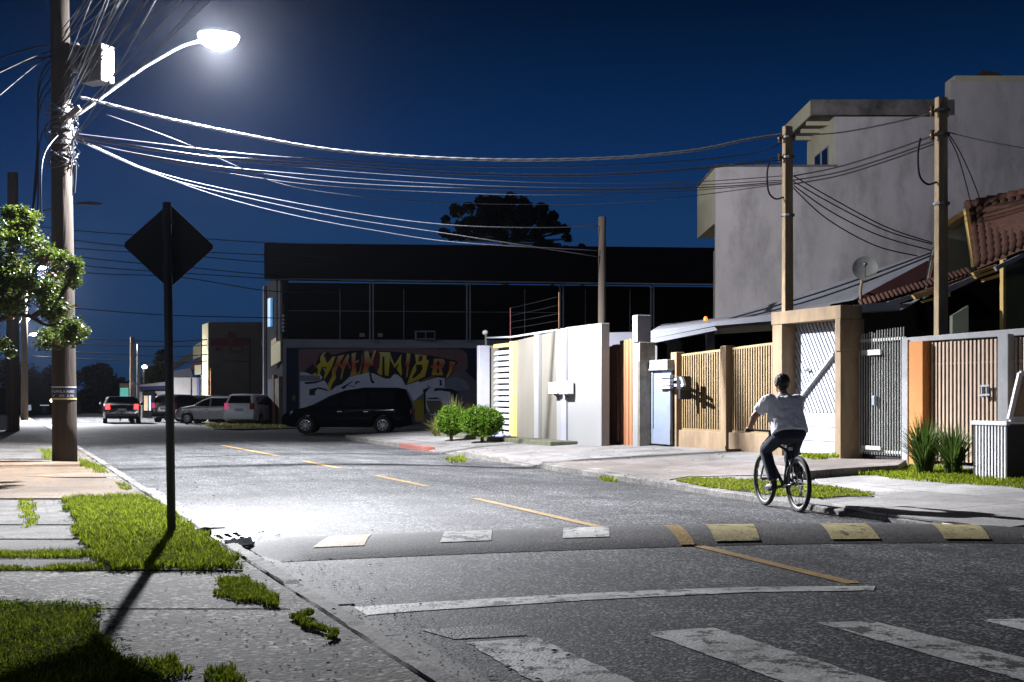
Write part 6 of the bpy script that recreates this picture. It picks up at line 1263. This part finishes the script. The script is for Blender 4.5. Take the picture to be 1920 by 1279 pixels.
mb.tube([ST, ST+v3(0, -.025, .09)], .013, 8); mb.build('frame', 'bike_black', bk, smooth=True, local=True)
mb = MB()
for sx in (-.05, .05): mb.tube(smooth_path([HB+v3(sx*.4, 0, 0), HB+v3(sx, .01, -.06), FH+v3(sx*1.1, -.01, .05), FH+v3(sx*1.1, 0, 0)], 4), .012, 8)
mb.bar(HB+v3(-.03, 0, 0), HB+v3(.03, 0, 0), .03); mb.build('fork', 'bike_black', bk, smooth=True, local=True)
for c, nm in ((RH, 0), (FH, 1)):
    mb = MB(); prof = []; n = 44; k = 10; v = []
    for i in range(n):
        a = 2*PI*i/n; d = v3(0, math.cos(a), math.sin(a))
        for j in range(k): b = 2*PI*j/k; v.append(c+d*(WR-.029+.029*math.cos(b))+v3(.029*math.sin(b), 0, 0))
    mb.add(v, [(i*k+j, ((i+1) % n)*k+j, ((i+1) % n)*k+(j+1) % k, i*k+(j+1) % k) for i in range(n) for j in range(k)]); wl_ = mb.build('wheel', 'rubber', bk, smooth=True, local=True)
    mb = MB(); mb.lathe([(WR-.053, -.012), (WR-.066, -.008), (WR-.066, .008), (WR-.053, .012)], c, v3(1, 0, 0), 40); mb.build('rim', 'galv', wl_, smooth=True, local=True)
    mb = MB(); mb.lathe([(0, -.05), (.02, -.05), (.02, .05), (0, .05)], c, v3(1, 0, 0), 12); mb.build('hub', 'galv', wl_, local=True)
    mb = MB()
    for i in range(28): a = 2*PI*i/28; sx = .035 if i % 2 else -.035; mb.tube([c+v3(sx, .018*math.cos(a+1), .018*math.sin(a+1)), c+v3(0, math.cos(a), math.sin(a))*(WR-.055)], .0016, 4)
    mb.build('spokes', 'galv', wl_, local=True)
mb = MB(); mb.tube(smooth_path([v3(-.34, .33, .985), v3(-.2, .36, .985), v3(0, .375, .975), v3(.2, .36, .985), v3(.34, .33, .985)], 4), .013, 8); mb.bar(HT, v3(0, .375, .975), .035); hb = mb.build('handlebar', 'bike_black', bk, smooth=True, local=True)
for sx in (-1, 1):
    mb = MB(); mb.tube([v3(sx*.23, .352, .985), v3(sx*.35, .328, .985)], .018, 10); mb.build('grip', 'rubber', hb, smooth=True, local=True)
    mb = MB(); mb.tube([v3(sx*.22, .38, .98), v3(sx*.31, .385, .965)], .006, 6); mb.build('brake_lever', 'galv', hb, local=True)
mb = MB(); mb.hexa([v3(-.075, -.4, .885), v3(.075, -.4, .885), v3(.02, -.13, .9), v3(-.02, -.13, .9)], [v3(-.085, -.41, .93), v3(.085, -.41, .93), v3(.022, -.12, .925), v3(-.022, -.12, .925)]); mb.build('saddle', 'black_metal', bk, local=True, bevel=.015)
ca = math.radians(-18); cv = v3(0, math.cos(ca), math.sin(ca))*.17; LP, RP = BBK+cv+v3(-.12, 0, 0), BBK-cv+v3(.12, 0, 0)
mb = MB(); mb.bar(BBK+v3(-.06, 0, 0), BBK+cv+v3(-.07, 0, 0), .02, .03); mb.bar(BBK+v3(.06, 0, 0), BBK-cv+v3(.07, 0, 0), .02, .03); mb.tube([BBK+v3(-.06, 0, 0), BBK+v3(.06, 0, 0)], .02, 10); ck = mb.build('crank', 'galv', bk, local=True)
mb = MB(); mb.lathe([(.0, .045), (.085, .045), (.09, .05), (.085, .055), (0, .055)], BBK, v3(1, 0, 0), 28); mb.build('chainring', 'galv', ck, local=True)
for p in (LP, RP): mb = MB(); mb.box(p, .1, .09, .022); mb.build('pedal', 'post_steel', ck, local=True)
mb = MB(); mb.lathe([(0, .03), (.06, .03), (.035, .055), (0, .055)], RH, v3(1, 0, 0), 20); mb.tube([RH+v3(.05, .06, .05), BBK+v3(.05, 0, .088)], .005, 4); mb.tube([RH+v3(.05, .06, -.05), BBK+v3(.05, 0, -.088)], .005, 4); mb.bar(RH+v3(.05, .02, -.02), RH+v3(.05, .05, -.16), .02, .03); mb.build('chain', 'post_steel', bk, local=True)
mb = MB(); mb.box(v3(0, -.28, .77), .05, .025, .04); mb.build('rear_reflector', 'clear_lens', bk, local=True)

def loft(mb, rings, n=20):   # ring: centre, half width x, half depth, axis (unit) and side vector
    v = []
    for c, a, b, sx, sy in rings:
        for j in range(n):
            t = 2*PI*j/n; ct, st_ = math.cos(t), math.sin(t); k = 1/(abs(ct)**2.4+abs(st_)**2.4)**(1/2.4); v.append(c+sx*(a*ct*k)+sy*(b*st_*k))
    m = len(rings); mb.add(v, [(i*n+j, i*n+(j+1) % n, (i+1)*n+(j+1) % n, (i+1)*n+j) for i in range(m-1) for j in range(n)]+[tuple(range(n))[::-1], tuple((m-1)*n+j for j in range(n))])
def limb(mb, pts, radii, n=14): mb.tube(smooth_path(pts, 4), [r for r in _interp(radii, 4)], n)
def _interp(r, k):
    out = []
    for i in range(len(r)-1): out += [r[i]+(r[i+1]-r[i])*j/k for j in range(k)]
    return out+[r[-1]]
def remesh(o, vs, sm=4):
    m = o.modifiers.new('join', 'REMESH'); m.mode = 'VOXEL'; m.voxel_size = vs; m.use_smooth_shade = True
    if sm: s_ = o.modifiers.new('soft', 'SMOOTH'); s_.iterations = sm; s_.factor = .5
X = v3(1, 0, 0)
HIP, CHEST, NECK = v3(0, -.25, .97), v3(0, -.11, 1.28), v3(0, -.045, 1.45)
SHL, SHR = v3(-.19, -.06, 1.375), v3(.19, -.06, 1.375)
ELL, ELR = v3(-.325, .09, 1.17), v3(.27, .12, 1.17); WRL, WRR = v3(-.315, .275, 1.025), v3(.315, .275, 1.025)
HLL, HLR = v3(-.10, -.22, .94), v3(.10, -.22, .94)
ANL, ANR = LP+v3(.02, -.07, .10), RP+v3(-.02, -.07, .11)
def knee(h, a, out, thigh=.455, shin=.445):
    d = a-h; L_ = d.length; d /= L_; x = (thigh*thigh-shin*shin+L_*L_)/(2*L_); hh = math.sqrt(max(.0004, thigh*thigh-x*x)); f = v3(out, 1, .0); f = (f-d*f.dot(d)).normalized(); return h+d*x+f*hh
KNL, KNR = knee(HLL, ANL, -.12), knee(HLR, ANR, .15)
pr = MB()
up_ = (CHEST-HIP).normalized(); dep = X.cross(up_)
loft(pr, [(HIP-up_*.08, .13, .09, X, dep), (HIP, .165, .115, X, dep), (HIP+up_*.12, .158, .11, X, dep), (CHEST-up_*.06, .165, .12, X, dep), (CHEST+up_*.06, .18, .115, X, dep), (NECK-v3(0, .02, .06), .15, .075, X, dep), (NECK, .062, .06, X, dep)])
limb(pr, [NECK-v3(0, .02, .05), NECK+v3(0, .012, .04), NECK+v3(0, .03, .1)], [.062, .056, .056])
HC_ = NECK+v3(0, .04, .125)
pr.ball(HC_+v3(0, 0, .015), .077, .098, .105, 20, 16); pr.ball(HC_+v3(0, .03, -.055), .058, .07, .062, 16, 12); pr.ball(HC_+v3(0, .1, -.02), .014, .022, .024, 8, 8); pr.ball(HC_+v3(0, .088, -.062), .024, .012, .009, 8, 6)
for sx in (-1, 1): pr.ball(HC_+v3(sx*.078, -.002, -.005), .012, .02, .031, 8, 8); pr.ball(HC_+v3(sx*.032, .086, .012), .014, .012, .008, 8, 6)
for sh, el, wr_, s in ((SHL, ELL, WRL, -1), (SHR, ELR, WRR, 1)):
    limb(pr, [sh+v3(-s*.04, -.01, .0), sh, sh.lerp(el, .5), el], [.06, .062, .052, .045]); limb(pr, [el, el.lerp(wr_, .35)+v3(0, -.005, -.005), wr_], [.045, .044, .029])
    g = v3(s*.30, .338, .985); palm = g+v3(-s*.01, -.035, .028); pr.ball(wr_.lerp(palm, .55), .036, .045, .022, 12, 8); pr.ball(palm, .042, .036, .02, 12, 8)
    for i in range(4):   # four fingers curled over the grip
        x = s*(.268+.0215*i); l = (.9, 1.05, 1., .8)[i]; pr.tube(smooth_path([v3(x, .315, 1.012), v3(x, .345, 1.016), v3(x, .370*l+.345*(1-l), 1.0), v3(x, .372, .978), v3(x, .355, .962)], 3), [.0092]*7+[.0085]*3+[.0078]*3, 8)
    pr.tube(smooth_path([v3(s*.262, .30, 1.01), v3(s*.243, .32, .995), v3(s*.246, .345, .968)], 3), [.011, .011, .0105, .010, .010, .0095, .009], 8)
for h, k_, a_ in ((HLL, KNL, ANL), (HLR, KNR, ANR)):
    limb(pr, [h, h.lerp(k_, .5), k_], [.085, .072, .055]); limb(pr, [k_, k_.lerp(a_, .35)+v3(0, -.012, 0), a_], [.054, .052, .034]); limb(pr, [a_, a_+v3(0, .06, -.045), a_+v3(0, .15, -.07)], [.036, .036, .026])
per = pr.build('person', 'skin', None, smooth=True, local=True); per.location = ctr; per.rotation_euler = (0, 0, hd_); remesh(per, .0075, 3)
tag(per, 'man in a white T-shirt and dark jeans riding away on a bicycle, seen from behind', 'person')
def cloth(name, mb, m, vs=.012, sm=5):
    o = mb.build(name, m, None, smooth=True, local=True); o.parent = per; remesh(o, vs, sm); return o
mb = MB(); hem = HIP-up_*.015
loft(mb, [(hem, .232, .168, X, dep), (hem+up_*.05, .228, .166, X, dep), (hem+up_*.16, .225, .16, X, dep), (CHEST-up_*.05, .228, .155, X, dep), (CHEST+up_*.07, .228, .145, X, dep), (SHL.lerp(SHR, .5)+v3(0, -.005, .015), .212, .11, X, dep), (NECK-v3(0, .02, .045), .13, .08, X, dep), (NECK-v3(0, .012, .012), .075, .07, X, dep)], 28)
for sh, el, s in ((SHL, ELL, -1), (SHR, ELR, 1)): limb(mb, [sh+v3(-s*.06, -.01, -.0), sh+v3(s*.012, 0, .0), sh.lerp(el, .45), sh.lerp(el, .72)], [.075, .078, .082, .08], 18)
sh_ = cloth('t_shirt', mb, 'shirt'); tx = bpy.data.textures.new('folds', 'CLOUDS'); tx.noise_scale = .09; dm = sh_.modifiers.new('folds', 'DISPLACE'); dm.texture = tx; dm.strength = .03; dm.mid_level = .5
mb = MB(); loft(mb, [(HIP+up_*.035, .2, .142, X, dep), (HIP-up_*.04, .21, .15, X, dep), (HIP-up_*.12, .16, .12, X, dep)])
for h, k_, a_ in ((HLL, KNL, ANL), (HLR, KNR, ANR)):
    limb(mb, [h+v3(0, -.02, .02), h.lerp(k_, .5), k_], [.108, .096, .078], 16); limb(mb, [k_, k_.lerp(a_, .4)+v3(0, -.012, 0), a_+v3(0, 0, .035)], [.078, .074, .066], 16)
cloth('jeans', mb, 'jeans')
for a_ in (ANL, ANR):
    mb = MB(); limb(mb, [a_+v3(0, -.035, -.055), a_+v3(0, .04, -.06), a_+v3(0, .13, -.072), a_+v3(0, .21, -.08)], [.045, .052, .05, .034], 12); limb(mb, [a_+v3(0, 0, .02), a_+v3(0, .01, -.05)], [.042, .042], 12); cloth('shoe', mb, 'shoe', .01, 3)
mb = MB(); mb.ball(HC_+v3(0, -.018, .035), .09, .102, .098, 20, 14, jit=.03); mb.ball(HC_+v3(0, -.05, -.02), .072, .06, .07, 16, 10, jit=.03)
for _ in range(160):
    d = Vector((R(-1, 1), R(-1, .75), R(-.35, 1))).normalized(); mb.ball(HC_+v3(d.x*.085, -.018+d.y*.098, .035+d.z*.094), .016, .016, .014, 6, 4)
cloth('hair', mb, 'hair', .009, 1)

# ================================================================== night air
HAZE = .00012
if HAZE:
    m = bpy.data.materials.new('night_air'); m.use_nodes = True; nt = m.node_tree; nt.nodes.remove(nt.nodes['Principled BSDF']); pv = nt.nodes.new('ShaderNodeVolumePrincipled'); pv.inputs['Density'].default_value = HAZE; pv.inputs['Color'].default_value = (.8, .85, 1, 1); pv.inputs['Anisotropy'].default_value = .945
    nt.links.new(pv.outputs[0], nt.nodes['Material Output'].inputs['Volume'])
    mb = MB(); bxyz(mb, -230, 230, -100, 350, -1.4, 25); o = mb.build('haze', m); o['kind'] = 'stuff'
